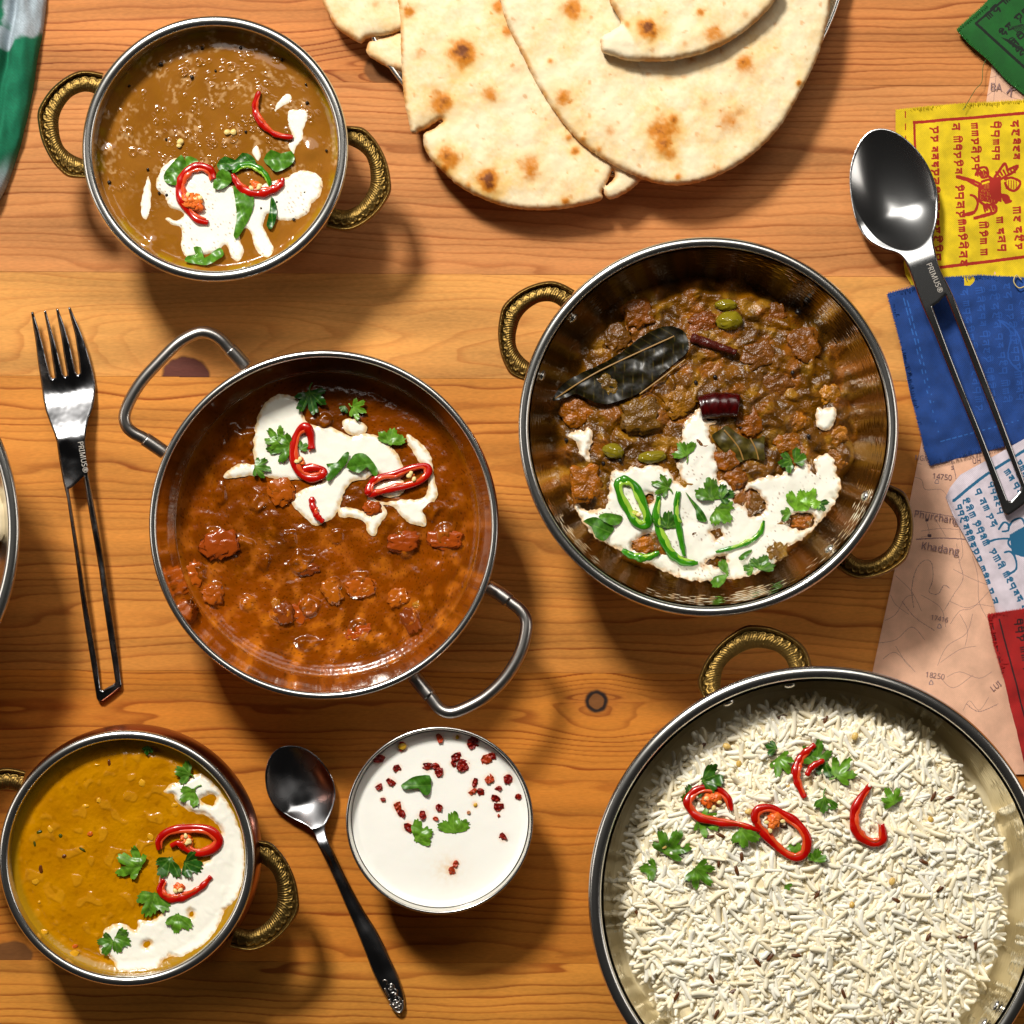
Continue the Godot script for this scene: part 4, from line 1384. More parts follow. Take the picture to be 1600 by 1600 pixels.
# ---------------------------------------------------------------- vegetable curry, right of the centre
func vegetable_curry():
	var rim := pw(1107, 667, 0.068)
	var c := Vector2(rim.x, rim.z)
	var t := bowl("hammered_bowl", rim, "hammered steel bowl of chunky brown vegetable curry with brass handles", "bowl", [85.6, 66.8, 2.4, 2.0],
		[Vector2(82.6, 66.8), Vector2(82.0, 62), Vector2(80.2, 54), Vector2(77.4, 45), Vector2(73.5, 36), Vector2(67, 25), Vector2(54, 11), Vector2(30, 5), Vector2(0, 4)],
		[Vector2(86.4, 65), Vector2(84.2, 60), Vector2(82.6, 54), Vector2(79.4, 44), Vector2(75, 34), Vector2(68, 22), Vector2(54, 8), Vector2(40, 0.6), Vector2(0, 0.6)], M.hammered, M.copper, M.steel, 0.12, 56)
	brass_handle(t, Vector2(883, 463), Vector2(822, 579), 0.05, M.brass)
	brass_handle(t, Vector2(1322, 880), Vector2(1390, 774), 0.05, M.brass)
	for r in [[320, 370], [210, 575], [1362, 1005], [1232, 1190]]:
		var p := pw(760 + r[0] / 2.319, 340 + r[1] / 2.319, 0.055)
		var out := Vector3(c.x - p.x, 0, c.y - p.z).normalized()
		p = Vector3(c.x, 0.055, c.y) - out * 0.0805
		rivet(t, p, 0.0027, out + Vector3(0, 0.25, 0))
	var h0 := 0.0425
	var surf := func(x: float, z: float) -> float:
		var r := (Vector2(x, z) - c).length()
		var wx := x + 0.004 * ns.get_noise_2d(x * 90.0, z * 90.0 + 7.0)
		var wz := z + 0.004 * ns.get_noise_2d(x * 90.0 + 40.0, z * 90.0)
		var cell := nc.get_noise_2d(wx * 78.0, wz * 78.0) + 1.0        # 0 in the middle of a lump, about 0.7 at its edge
		var small := nc.get_noise_2d(wx * 210.0 + 9.0, wz * 210.0) + 1.0
		var q: float = h0 + 0.0062 * (1.0 - r * r / 0.0054) + 0.0046 * (0.55 - minf(cell, 0.85)) + 0.0008 * (0.4 - minf(small, 0.8)) + 0.0014 * nf.get_noise_2d(x * 50.0, z * 50.0) + 0.00035 * nf.get_noise_2d(x * 260.0, z * 260.0) - 0.011 * smoothstep(0.063, 0.0745, r + 0.004 * ns.get_noise_2d(x * 70.0, z * 70.0))
		return q
	var mb := MB.new()
	disc(mb, c, 0.0745, 200, 560, surf, func(x, z, r):
		var k := clampf(0.5 + 0.9 * nf.get_noise_2d(x * 48.0 + 12.0, z * 48.0), 0, 1)
		var col := lin(70, 41, 7).lerp(lin(126, 77, 12), k)
		col = col.lerp(lin(146, 84, 16), 0.7 * smoothstep(0.1, 0.5, ns.get_noise_2d(x * 55.0, z * 55.0 + 60.0)))
		col = col.lerp(lin(166, 118, 30), 0.6 * smoothstep(0.3, 0.6, ns.get_noise_2d(x * 80.0 + 5.0, z * 80.0)))
		col = col.lerp(lin(70, 46, 14), 0.5 * smoothstep(0.25, 0.6, ns.get_noise_2d(x * 110.0, z * 110.0 + 30.0)))
		return col)
	tag(put("vegetable_curry", mb, M.stew), "chunky brown vegetable curry heaped in the hammered bowl", "curry")
	var at := func(x, y): return Vector2(760 + x / 2.319, 340 + y / 2.319)
	var chunks := [[362, 962, 62, 78, 0.15, lin(178, 100, 14), 0.75, "big orange cube of vegetable at the left end of the cream in the hammered bowl"], [330, 705, 62, 66, 0.5, lin(168, 94, 14), 0.5, "orange vegetable chunk under the large bay leaf in the hammered bowl"],
		[548, 350, 62, 60, 0.3, lin(140, 76, 16), 0.6, "brown vegetable chunk above the large bay leaf in the hammered bowl"], [700, 668, 68, 62, 0.6, lin(164, 108, 24), 0.5, "ochre potato chunk left of the dried chili in the hammered bowl"],
		[1150, 460, 64, 70, 0.2, lin(140, 80, 18), 0.6, "square brown chunk near the upper right wall of the hammered bowl"], [1082, 810, 50, 40, 0.5, lin(172, 98, 14), 0.6, "orange chunk right of the small bay leaf in the hammered bowl"],
		[1244, 640, 44, 44, 0.0, lin(184, 118, 22), 0.2, "yellow chickpea at the right edge of the hammered bowl's curry"], [1120, 738, 40, 38, 0.1, lin(178, 106, 18), 0.1, "chickpea below the square chunk in the hammered bowl"], [1268, 790, 46, 40, 0.4, lin(178, 110, 22), 0.2, "chickpea beneath the right cream spot in the hammered bowl"],
		[1135, 1098, 50, 32, 0.1, lin(174, 96, 14), 0.6, "orange piece under the pale herb in the hammered bowl"], [585, 1185, 58, 36, 0.2, lin(182, 104, 14), 0.5, "orange piece between the green chilies at the bottom of the hammered bowl"], [870, 880, 48, 42, 0.2, lin(154, 82, 12), 0.5, "reddish chunk under the small bay leaf in the hammered bowl"],
		[900, 945, 46, 40, 0.7, lin(154, 84, 12), 0.5, "reddish chunk above the middle of the cream in the hammered bowl"], [970, 1040, 46, 44, 0.4, lin(128, 84, 26), 0.4, "grey brown chunk surrounded by cream in the hammered bowl"], [1052, 1200, 42, 44, 0.3, lin(142, 104, 34), 0.45, "round olive brown lump at the lower right of the hammered bowl"],
		[435, 608, 50, 52, 0.4, lin(112, 84, 22), 0.4, "brown lump lying on the large bay leaf in the hammered bowl"], [1040, 350, 54, 44, 0.2, lin(130, 72, 18), 0.5, "brown chunk at the top of the hammered bowl's curry"], [470, 440, 60, 56, 0.7, lin(116, 72, 18), 0.5, "dark brown chunk left of the top in the hammered bowl"],
		[780, 380, 60, 40, 0.3, lin(138, 70, 18), 0.5, "reddish brown chunk above the cinnamon in the hammered bowl"], [560, 720, 80, 70, 0.2, lin(124, 86, 20), 0.5, "large olive brown potato left of the middle in the hammered bowl"], [950, 740, 50, 62, 0.4, lin(150, 80, 12), 0.5, "red brown chunk right of the dried chili in the hammered bowl"], [980, 500, 70, 56, 0.4, lin(124, 72, 18), 0.4, "brown lump right of the cinnamon in the hammered bowl"], [1050, 600, 76, 60, 0.4, lin(128, 74, 18), 0.4, "broad brown lump right of the middle in the hammered bowl"], [1270, 870, 40, 44, 0.4, lin(158, 96, 20), 0.3, "onion-like piece at the right wall of the hammered bowl"]]
	for k in chunks:
		var p: Vector2 = at.call(k[0], k[1])
		var w := pw(p.x, p.y, h0 + 0.004)
		var m := MB.new()
		var f := PX / 2.319 * 0.93
		lump(m, Vector3(w.x, surf.call(w.x, w.z) - 0.0008, w.z), Vector3(k[2] * f, minf(k[2], k[3]) * f * 0.42, k[3] * f), k[4], 0.24, k[0] * 0.7, 40, 24, func(u, v, q):
			var col: Color = k[5]
			return col.lerp(lin(74, 42, 8), clampf(0.45 + 0.8 * nf.get_noise_2d(q.x * 130.0, q.z * 130.0), 0, 0.6)), k[6])
		tag(put("vegetable_chunk", m, M.stew), k[7], "vegetable", "vegetable chunks in the hammered bowl")
	for k in [[868, 316, 40, 20, 0.0, "olive green bean at the top of the hammered bowl's curry"], [460, 846, 38, 26, -0.25, "olive green bean left of the middle of the hammered bowl"], [880, 375, 46, 34, 0.2, "dull green pepper piece near the top of the hammered bowl"], [600, 868, 50, 22, 0.1, "pale green piece just above the cream in the hammered bowl"], [480, 1262, 44, 18, -0.4, "olive bean pressed to the lower left wall of the hammered bowl"]]:
		var p: Vector2 = at.call(k[0], k[1])
		var w := pw(p.x, p.y, h0 + 0.005)
		var m := MB.new()
		var f := PX / 2.319
		lump(m, Vector3(w.x, surf.call(w.x, w.z) + 0.0012, w.z), Vector3(k[2] * f, k[3] * f * 0.9, k[3] * f), k[4], 0.12, k[0], 26, 16, lin(126, 112, 24))
		tag(put("bean", m, M.soup), k[5], "bean", "green beans in the hammered bowl")
	# bay leaves
	var bays := [[[240, 662, 275, 605, 330, 570, 400, 538, 450, 512, 500, 480, 550, 440, 600, 410, 650, 394, 700, 402, 726, 430, 728, 485, 690, 520, 640, 562, 590, 606, 540, 642, 480, 664, 430, 676, 380, 664, 330, 640, 290, 650], [250, 655, 410, 556, 680, 430], "large dark bay leaf lying across the upper left of the hammered bowl"],
		[[815, 792, 845, 770, 870, 755, 905, 780, 945, 802, 985, 800, 1006, 790, 1004, 838, 1006, 880, 960, 872, 900, 890, 870, 862, 845, 830], [860, 770, 910, 830, 930, 880], "small torn bay leaf beside the dried chili in the middle of the hammered bowl"]]
	for b in bays:
		var poly := flat(smooth(spots(760, 340, 2.319, b[0]), true, 4), h0 + 0.006)
		var rib := flat(spots(760, 340, 2.319, b[1]), h0 + 0.006)
		var big: bool = b == bays[0]
		var mid := Vector2.ZERO
		for p in poly:
			mid += p / poly.size()
		var hb: float = 0.0
		for k in 12:
			hb = maxf(hb, surf.call(mid.x + 0.008 * cos(k * 0.52), mid.y + 0.006 * sin(k * 0.52)))
		var dir := (rib[2] - rib[0]).normalized()
		var o := put("bay_leaf", slab([poly], [], 0.0005, func(x, z, d):
			var q := Vector2(x, z) - mid
			var v := q.dot(dir.orthogonal())
			return maxf(surf.call(x, z) + 0.0004, lerpf(surf.call(x, z), hb, 0.8) + 0.0004 + 0.08 * absf(v) + 0.0008 * ns.get_noise_2d(x * 90.0, z * 90.0)),
			func(x, z, d):
				var tt := 0.8 + 0.8 * nf.get_noise_2d(x * 200.0, z * 200.0)
				var base := lin(30, 25, 11) if big else lin(74, 64, 22)
				var q := Vector2(x, z) - rib[0]
				var st := absf(fposmod(q.dot(dir) * 190.0 + absf(q.dot(dir.orthogonal())) * 120.0, 1.0) - 0.5) * 2.0
				base = base.lerp(lin(120, 100, 40), 0.35 * smoothstep(0.88, 1.0, st))
				return Color(base.r * tt, base.g * tt, base.b * tt), 0.0005, 0.0003, 300.0), M.bay)
		tag(o, b[2], "bay leaf")
		var lines := [rib]
		if big:
			lines.append(flat(spots(760, 340, 2.319, [555, 640, 630, 585, 720, 515]), h0 + 0.006))
		else:
			lines.append(flat(spots(760, 340, 2.319, [955, 800, 975, 840, 985, 878]), h0 + 0.006))
		for l in lines:
			var pts := PackedVector3Array()
			for p in smooth(l, false, 8):
				var q: Vector2 = p - mid
				pts.append(Vector3(p.x, maxf(surf.call(p.x, p.y) + 0.0006, lerpf(surf.call(p.x, p.y), hb, 0.8) + 0.0007 + 0.08 * absf(q.dot(dir.orthogonal()))), p.y))
			var m := MB.new()
			tube(m, pts, false, 6, func(_t): return Vector2(0.0004, 0.0004), lin(150, 112, 56))
			put("leaf_rib", m, M.bay, o)
	# dried chili and a piece of cinnamon
	var dc := MB.new()
	var pts3 := PackedVector3Array()
	for q in [[772, 690], [800, 684], [840, 680], [880, 678], [914, 682]]:
		var p: Vector2 = at.call(q[0], q[1])
		var w := pw(p.x, p.y, 0.05)
		pts3.append(Vector3(w.x, surf.call(at3(at.call(840, 680)).x, at3(at.call(840, 680)).z) + 0.004, w.z))
	var soft := PackedVector3Array()
	for i in 33:
		var f := i / 32.0 * 4.0
		var k := mini(int(f), 3)
		soft.append(pts3[k].lerp(pts3[k + 1], f - k))
	tube(dc, soft, false, 26, func(u):
		var e := 0.9 + 0.1 * sin(PI * u) + 0.05 * ns.get_noise_2d(u * 4.0, 3.0)
		return Vector2(0.006, 0.0048) * e, func(u, g, _p): return lin(72, 8, 12).lerp(lin(40, 6, 10), 0.5 + 0.5 * ns.get_noise_2d(u * 10.0, g * 1.5)))
	for i in dc.v.size():
		dc.v[i] += Vector3(0, 0.00025 * ns.get_noise_3d(dc.v[i].x * 330.0, dc.v[i].y * 330.0, dc.v[i].z * 330.0), 0)
	tag(put("dried_chili", dc, M.chili), "glossy dark red dried chili piece in the middle of the hammered bowl", "chili")
	var cin := MB.new()
	var a := pw(760 + 742 / 2.319, 340 + 436 / 2.319, 0.048)
	var b2 := pw(760 + 905 / 2.319, 340 + 490 / 2.319, 0.048)
	var cp := PackedVector3Array()
	for i in 20:
		var q := a.lerp(b2, i / 19.0)
		q.y = maxf(surf.call(a.x, a.z), surf.call(b2.x, b2.z)) + 0.0012 + 0.0004 * sin(i)
		cp.append(q)
	tube(cin, cp, false, 14, func(u): return Vector2(0.0026 * (1.0 - 0.35 * u), 0.0021 * (1.0 - 0.3 * u)) * (0.92 + 0.16 * ns.get_noise_2d(u * 14.0, 2.0)), lin(74, 26, 14))
	tag(put("spice_stick", cin, M.stew), "thin dark reddish spice stick above the middle of the hammered bowl", "spice")
	for s in [[828, 578, 0], [757, 598, 0], [1108, 562, 0], [922, 762, 0], [424, 890, 0], [484, 880, 0], [1166, 792, 0], [290, 806, 0], [1135, 340, 2], [680, 1000, 0]]:
		var p: Vector2 = at.call(s[0], s[1])
		var w := pw(p.x, p.y, h0 + 0.004)
		var m := MB.new()
		lump(m, Vector3(w.x, surf.call(w.x, w.z) + 0.0006, w.z), Vector3.ONE * (0.001 + 0.0004 * s[2]), 0, 0.2, s[0], 10, 7, lin(26, 20, 18))
		var o := put("mustard_seed", m, M.seed)
		clock_label(o, "tiny black mustard seed in the hammered bowl", c, w, 0.073)
		tag(o, "", "seed", "mustard seeds on the chunky curry")
	# cream
	var C := [
		[318, 1032, 380, 1052, 418, 1040, 432, 990, 440, 940, 470, 915, 500, 918, 530, 898, 560, 905, 600, 893, 660, 920, 690, 960, 716, 972, 702, 930, 690, 890, 712, 850, 704, 800, 712, 755, 742, 722, 772, 690, 788, 728, 832, 740, 802, 760, 812, 800, 832, 830, 822, 862, 842, 900, 830, 948, 868, 950, 918, 1000, 950, 960, 1000, 940, 1060, 932, 1122, 900, 1140, 852, 1152, 850, 1170, 900, 1184, 920, 1192, 872, 1238, 855, 1262, 880, 1272, 930, 1288, 952, 1262, 1040, 1200, 1110, 1150, 1165, 1080, 1200, 1050, 1250, 980, 1292, 880, 1312, 750, 1318, 650, 1284, 560, 1244, 480, 1202, 400, 1162, 348, 1100],
		[292, 790, 338, 770, 350, 775, 368, 755, 386, 800, 372, 840, 374, 882, 335, 862, 328, 820],
		[1198, 690, 1230, 694, 1262, 683, 1268, 730, 1232, 776, 1194, 750]]
	var H := [[525, 1190, 570, 1150, 622, 1148, 652, 1200, 622, 1216, 560, 1206], [930, 1000, 960, 985, 1002, 1020, 1004, 1070, 955, 1078], [1085, 1085, 1130, 1075, 1182, 1072, 1182, 1120, 1110, 1128], [788, 1250, 830, 1232, 864, 1226, 862, 1254, 800, 1264], [808, 1135, 830, 1130, 850, 1150, 832, 1166], [560, 1010, 600, 1000, 606, 1030, 570, 1040], [300, 900, 440, 890, 442, 1000, 400, 1060, 320, 1030], [900, 1010, 930, 1000, 940, 1030, 910, 1040]]
	var pols := []
	for p in C:
		pols.append(spots(760, 340, 2.319, p))
	var holes := []
	for p in H:
		holes.append(spots(760, 340, 2.319, p))
	var lower := func(x, z):
		var r := (Vector2(x, z) - c).length()
		return lerpf(surf.call(x, z), h0 + 0.0062 * (1.0 - r * r / 0.0054) + 0.0012, 0.8) + 0.0004
	cream_on("cream_pool", [pols[0]], holes, h0 + 0.003, lower, "uneven pool of white cream across the lower half of the hammered bowl", 0.0012, 0.0014, lin(206, 150, 74), 0.5)
	cream_on("cream_drop", [pols[1]], [], h0 + 0.003, lower, "cream spot at the left side of the hammered bowl's curry", 0.0012, 0.0012, lin(206, 150, 74))
	cream_on("cream_drop", [pols[2]], [], h0 + 0.003, lower, "cream spot near the right wall of the hammered bowl's curry", 0.0012, 0.0012, lin(206, 150, 74))
	var on := func(x, z): return maxf(lower.call(x, z), surf.call(x, z) - 0.0006) + 0.001
	var h1 := h0 + 0.004
	var grp := "herbs in the hammered bowl"
	leaf(at.call(712, 838), 42, 60 + 180, "round", 0.5, h1, on, "herb leaf with a stalk on the upper stem of cream in the hammered bowl", grp, 0.3, 12)
	leaf(at.call(1082, 890), 36, 160, "round", 0.2, h1, on, "dark three lobed herb leaf at the right of the hammered bowl, left part", grp, 0.4)
	leaf(at.call(1128, 868), 30, -50, "half", 0.25, h1, on, "dark herb leaf at the right of the hammered bowl, pointing up", grp, 0.4)
	leaf(at.call(628, 970), 34, 200, "fine", 0.35, h1, on, "small frilly herb above the green chilies in the hammered bowl", grp, 0.6, 10)
	leaf(at.call(812, 985), 54, -95, "round", 0.35, h1, on, "large flat herb leaf in the middle of the cream in the hammered bowl", grp, 0.25)
	leaf(at.call(868, 1000), 34, -10, "round", 0.1, h1, on, "dark herb leaf tucked beside the large one in the hammered bowl", grp, 0.5)
	leaf(at.call(858, 1076), 50, 40, "round", 0.55, h1, on, "bright herb leaf below the large one in the hammered bowl", grp, 0.4)
	leaf_scrap(spots(760, 340, 2.319, [716, 990, 742, 1020, 770, 1048, 796, 1088, 790, 1104, 760, 1092, 756, 1060, 738, 1030]), 0.15, h1, on, "slender dark herb strip in the cream of the hammered bowl", grp)
	leaf(at.call(655, 1095), 46, -85, "round", 0.12, h1, on, "dark herb leaf on the long green chili in the hammered bowl", grp, 0.5)
	leaf(at.call(1172, 1012), 44, -60, "round", 0.95, h1, on, "right of two very pale green herb leaves in the hammered bowl", grp, 0.2)
	leaf(at.call(1128, 1030), 42, -80, "half", 0.85, h1, on, "left of two very pale green herb leaves in the hammered bowl", grp, 0.2)
	leaf(at.call(1084, 1075), 22, 170, "half", 0.4, h1, on, "tiny herb leaf left of the pale ones in the hammered bowl", grp)
	leaf(at.call(1218, 1042), 22, 20, "half", 0.05, h1, on, "tiny dark herb leaf right of the pale ones in the hammered bowl", grp)
	leaf_scrap(spots(760, 340, 2.319, [350, 1100, 385, 1085, 410, 1090, 450, 1110, 462, 1130, 440, 1160, 425, 1172, 395, 1158, 380, 1120]), 0.25, h1, on, "dark cut herb at the left tip of the cream pool, hammered bowl", grp, 0.0014)
	leaf_scrap(spots(760, 340, 2.319, [405, 1085, 430, 1070, 470, 1075, 494, 1085, 480, 1110, 450, 1114]), 0.5, h1, on, "lighter cut herb beside the dark one at the left tip of the cream pool", grp, 0.0012)
	leaf(at.call(850, 1292), 48, 195, "twin", 0.4, h1, on, "folded herb leaf at the bottom of the hammered bowl", grp, 0.6)
	leaf(at.call(1000, 1250), 42, -70, "round", 0.2, h1, on, "three lobed herb leaf at the lower right of the hammered bowl", grp, 0.4)
	leaf(at.call(950, 1272), 24, 190, "round", 0.25, h1, on, "small herb leaf between the bottom ones in the hammered bowl", grp, 0.4)
	leaf_scrap(spots(760, 340, 2.319, [912, 1232, 935, 1212, 962, 1202, 955, 1218, 925, 1242]), 0.3, h1, on, "thin herb scrap above the bottom leaves in the hammered bowl", grp)
	var cg := "green chili slices in the hammered bowl"
	chili(spots(760, 340, 2.319, [475, 962, 495, 950, 520, 956, 548, 990, 572, 1045, 585, 1100, 570, 1118, 545, 1108, 515, 1070, 488, 1020]), true, 9.5, h1, on, "closed oval ring of green chili on the cream of the hammered bowl", cg, true, [760 + 540 / 2.319, 340 + 1075 / 2.319, 9.0], 1)
	chili(spots(760, 340, 2.319, [624, 1008, 614, 1075, 630, 1150, 662, 1210, 712, 1248, 766, 1252]), false, 10.0, h1, on, "long hooked green chili slice under the dark leaf of the hammered bowl", cg, true)
	chili(spots(760, 340, 2.319, [694, 992, 686, 1060, 698, 1130, 716, 1226]), false, 8.0, h1, on, "upright green chili strip right of the dark leaf of the hammered bowl", cg, true)
	chili(spots(760, 340, 2.319, [492, 1204, 530, 1226, 580, 1232, 626, 1212]), false, 9.0, h1, on, "green chili arc at the bottom left of the hammered bowl", cg, true)
	chili(spots(760, 340, 2.319, [1004, 1098, 992, 1140, 950, 1176, 890, 1196, 830, 1212]), false, 6.0, h1, on, "thin green chili sliver at the bottom right of the cream in the hammered bowl", cg, true)


func at3(p: Vector2) -> Vector3:
	return pw(p.x, p.y, 0.05)


# ---------------------------------------------------------------- rice, lower right
func grain(len_: float, rad: float, bend: float) -> MB:
	var pts := PackedVector3Array()
	for i in 8:
		var f: float = [0.0, 0.04, 0.15, 0.36, 0.64, 0.85, 0.96, 1.0][i] - 0.5
		pts.append(Vector3(f * len_, 0, bend * len_ * (f * f * 4.0)))
	var mb := MB.new()
	tube(mb, pts, false, 6, func(u): return Vector2(rad, rad * 0.92) * [0.42, 0.76, 0.94, 1.0, 0.98, 0.88, 0.68, 0.34][int(round(u * 7.0))])
	return mb


func rice_bowl():
	var rim := pw(1281, 1402, 0.078)
	var c := Vector2(rim.x, rim.z)
	var t := bowl("hammered_bowl", rim, "large hammered steel bowl of white rice in the lower right corner", "bowl", [103.2, 76.8, 3.0, 2.3],
		[Vector2(99.2, 77), Vector2(99.2, 73), Vector2(98.6, 66), Vector2(97.4, 58), Vector2(95.6, 50), Vector2(92.5, 40), Vector2(86, 26), Vector2(72, 12), Vector2(40, 5), Vector2(0, 5)],
		[Vector2(104.6, 74), Vector2(102.4, 68), Vector2(101, 60), Vector2(98.6, 50), Vector2(94, 38), Vector2(86, 22), Vector2(72, 8), Vector2(50, 0.6), Vector2(0, 0.6)], M.hammered, M.steel, M.steel, 0.12, 70)
	brass_handle(t, Vector2(1252, 1044), Vector2(1113, 1082), 0.056, M.brass)
	brass_handle(t, Vector2(1310, 1760), Vector2(1449, 1722), 0.056, M.brass)
	for r in [[762, 205], [545, 270], [1475, 1335], [1430, 1395]]:
		var p := pw(900 + r[0] / 2.286, 980 + r[1] / 2.286, 0.066)
		var out := Vector3(c.x - p.x, 0, c.y - p.z).normalized()
		rivet(t, Vector3(c.x, 0.066, c.y) - out * 0.0975, 0.003, out + Vector3(0, 0.2, 0))
	var mound := func(x: float, z: float) -> float:
		var r := (Vector2(x, z) - c - Vector2(0.0, 0.002)).length()
		return 0.0545 + 0.0075 * (1.0 - pow(minf(r / 0.0935, 1.15), 2.6)) - 0.013 * smoothstep(0.081, 0.0935, r + 0.003 * ns.get_noise_2d(x * 60.0, z * 60.0)) + 0.0036 * nf.get_noise_2d(x * 26.0 + 3.0, z * 26.0)
	var heap := thing("rice_heap", Vector3(c.x, 0.035, c.y), "loose heap of long grained white rice filling the large bowl", "rice")
	var base := MB.new()
	disc(base, c, 0.0955, 50, 160, func(x, z): return mound.call(x, z) + 0.0013, func(x, z, r): return lin(238, 222, 182))
	put("rice_bed", base, M.rice, heap)
	var shapes := []
	for k in 8:
		shapes.append(grain(0.01 + 0.001 * (k % 4), 0.00124 + 0.00008 * (k % 3), [0.03, 0.09, 0.18, 0.05, 0.26, 0.12, 0.0, 0.15][k]))
	var tones := [lin(245, 238, 217), lin(243, 233, 206), lin(246, 240, 223), lin(241, 228, 195)]
	var meshes := []
	for k in 8:
		var m: MB = shapes[k]
		for i in m.c.size():
			m.c[i] = tones[k % 4]
		var mesh := m.mesh()
		mesh.surface_set_material(0, M.rice)
		meshes.append(mesh)
	var g := RandomNumberGenerator.new()
	g.seed = 12
	var rest := MB.new()
	var singles := 0
	var total := 6000
	for k in total:
		var a := g.randf() * TAU
		var r := 0.089 * sqrt(g.randf())
		r *= 1.0 + 0.025 * ns.get_noise_2d(cos(a) * 4.0, sin(a) * 4.0)
		var x := c.x + r * cos(a)
		var z := c.y + 0.002 + r * sin(a)
		var layer := float(k) / total
		var y: float = mound.call(x, z) - 0.0004 + layer * 0.0026 + g.randf_range(-0.0005, 0.0008)
		# grains lie roughly along a slowly turning direction, as they fell
		var yaw: float = g.randf() * PI * 2.0
		var b := Basis(Vector3.UP, yaw) * Basis(Vector3.FORWARD, g.randf_range(-0.26, 0.26)) * Basis(Vector3.RIGHT, g.randf() * TAU)
		b = b.scaled(Vector3.ONE * g.randf_range(0.72, 1.12))
		var tf := Transform3D(b, Vector3(x, y, z))
		var v := g.randi() % 8
		var px := Vector2(x, z) / PX / 0.96 + Vector2(800, 800)
		if layer > 0.9 and singles < 300 and px.x < 1590 and px.y < 1590:
			share("rice_grain", meshes[v], tf, heap)
			singles += 1
		else:
			rest.merge(shapes[v], tf)
	var o := put("rice_grains", rest, M.rice, heap)
	o.set_meta("kind", "stuff")
	# cumin seeds and bits among the grains
	var top := func(x, z): return mound.call(x, z) + 0.0036
	for k in 46:
		var a := g.randf() * TAU
		var r := 0.088 * sqrt(g.randf())
		var x := c.x + r * cos(a)
		var z := c.y + r * sin(a)
		var m := MB.new()
		var pale := k % 9 == 0
		lump(m, Vector3(x, top.call(x, z) - 0.0003, z), Vector3(0.0026, 0.0007, 0.0009) if not pale else Vector3(0.0016, 0.0009, 0.0013), g.randf() * TAU, 0.2, k, 12, 7, lin(92, 50, 20) if not pale else lin(206, 166, 80))
		put("cumin_seed" if not pale else "chili_seed", m, M.seed, heap)
	var at := func(x, y): return Vector2(900 + x / 2.286, 980 + y / 2.286)
	var h0 := 0.064
	var on := func(x, z): return mound.call(x, z) + 0.0046
	var grp := "herbs on the rice"
	leaf(at.call(410, 592), 36, -110, "round", 0.15, h0, on, "dark herb leaf behind the left red chili ring on the rice", grp, 0.3)
	leaf(at.call(485, 540), 46, -20, "half", 0.15, h0, on, "dark folded herb leaf above the left red chili ring on the rice", grp, 0.6)
	leaf(at.call(697, 432), 25, 170, "half", 0.08, h0, on, "small dark herb leaf at the upper left of the top leaves on the rice", grp)
	leaf(at.call(740, 494), 42, 50, "fine", 0.6, h0, on, "light coriander leaf left of the upright chili on the rice", grp, 0.2)
	leaf(at.call(862, 448), 48, -80, "fine", 0.35, h0, on, "topmost coriander leaf behind the upright chili on the rice", grp, 0.3)
	leaf(at.call(882, 505), 34, 100, "half", 0.15, h0, on, "dark coriander leaf right below the topmost one on the rice", grp, 0.4)
	leaf(at.call(956, 502), 48, -50, "fine", 0.7, h0, on, "pale coriander leaf with a stalk right of the upright chili on the rice", grp, 0.15, 12)
	leaf(at.call(888, 630), 38, 75, "half", 0.3, h0, on, "thin coriander leaf below the upright chili on the rice", grp, 0.6, 14)
	leaf(at.call(1122, 602), 38, -120, "fine", 0.68, h0, on, "lone pale coriander leaf at the right of the garnish on the rice", grp, 0.2)
	leaf(at.call(472, 704), 44, 30, "fine", 0.62, h0, on, "pale coriander leaf under the left red chili ring on the rice", grp, 0.3)
	leaf(at.call(600, 748), 44, 60, "half", 0.55, h0, on, "coriander leaf between the two red chili rings on the rice", grp, 0.4)
	leaf(at.call(346, 770), 60, -60, "fine", 0.4, h0, on, "large coriander leaf at the far left of the garnish on the rice", grp, 0.3)
	leaf(at.call(258, 866), 36, 180, "round", 0.45, h0, on, "small round herb leaf lowest at the left of the garnish on the rice", grp, 0.2)
	leaf(at.call(452, 888), 50, 45, "fine", 0.45, h0, on, "coriander leaf with a thin stalk lowest in the garnish on the rice", grp, 0.3)
	leaf(at.call(790, 795), 36, 90, "half", 0.5, h0, on, "herb leaf inside the lower end of the right red chili ring on the rice", grp, 0.4)
	leaf(at.call(858, 812), 32, -80, "round", 0.45, h0, on, "small coriander leaf right of the right red chili ring on the rice", grp, 0.3)
	leaf(at.call(755, 922), 14, 30, "half", 0.4, h0, on, "tiny green herb scrap low in the middle of the rice", grp)
	var cg := "chili slices on the rice"
	chili(spots(900, 980, 2.286, [556, 655, 542, 606, 500, 578, 450, 575, 406, 603, 400, 640, 440, 680, 510, 698, 590, 704, 655, 726]), false, 9.0, h0, on, "left red chili ring with orange pith on the rice", cg, false, [900 + 482 / 2.286, 980 + 622 / 2.286, 20.0], 3)
	chili(spots(900, 980, 2.286, [640, 690, 645, 652, 690, 642, 740, 665, 790, 700, 822, 750, 815, 805, 775, 820, 720, 788, 670, 735]), true, 9.0, h0, on, "right closed red chili ring with orange pith on the rice", cg, false, [900 + 706 / 2.286, 980 + 694 / 2.286, 20.0], 3)
	chili(spots(900, 980, 2.286, [1050, 562, 1015, 610, 990, 660, 990, 710, 1015, 750, 1060, 772, 1094, 758, 1092, 700]), false, 10.5, h0, on, "hooked red chili slice at the right of the garnish on the rice", cg)
	chili(spots(900, 980, 2.286, [855, 420, 812, 458, 786, 500, 790, 550, 816, 608]), false, 10.0, h0, on, "upright curved red chili strip at the top of the garnish on the rice", cg)
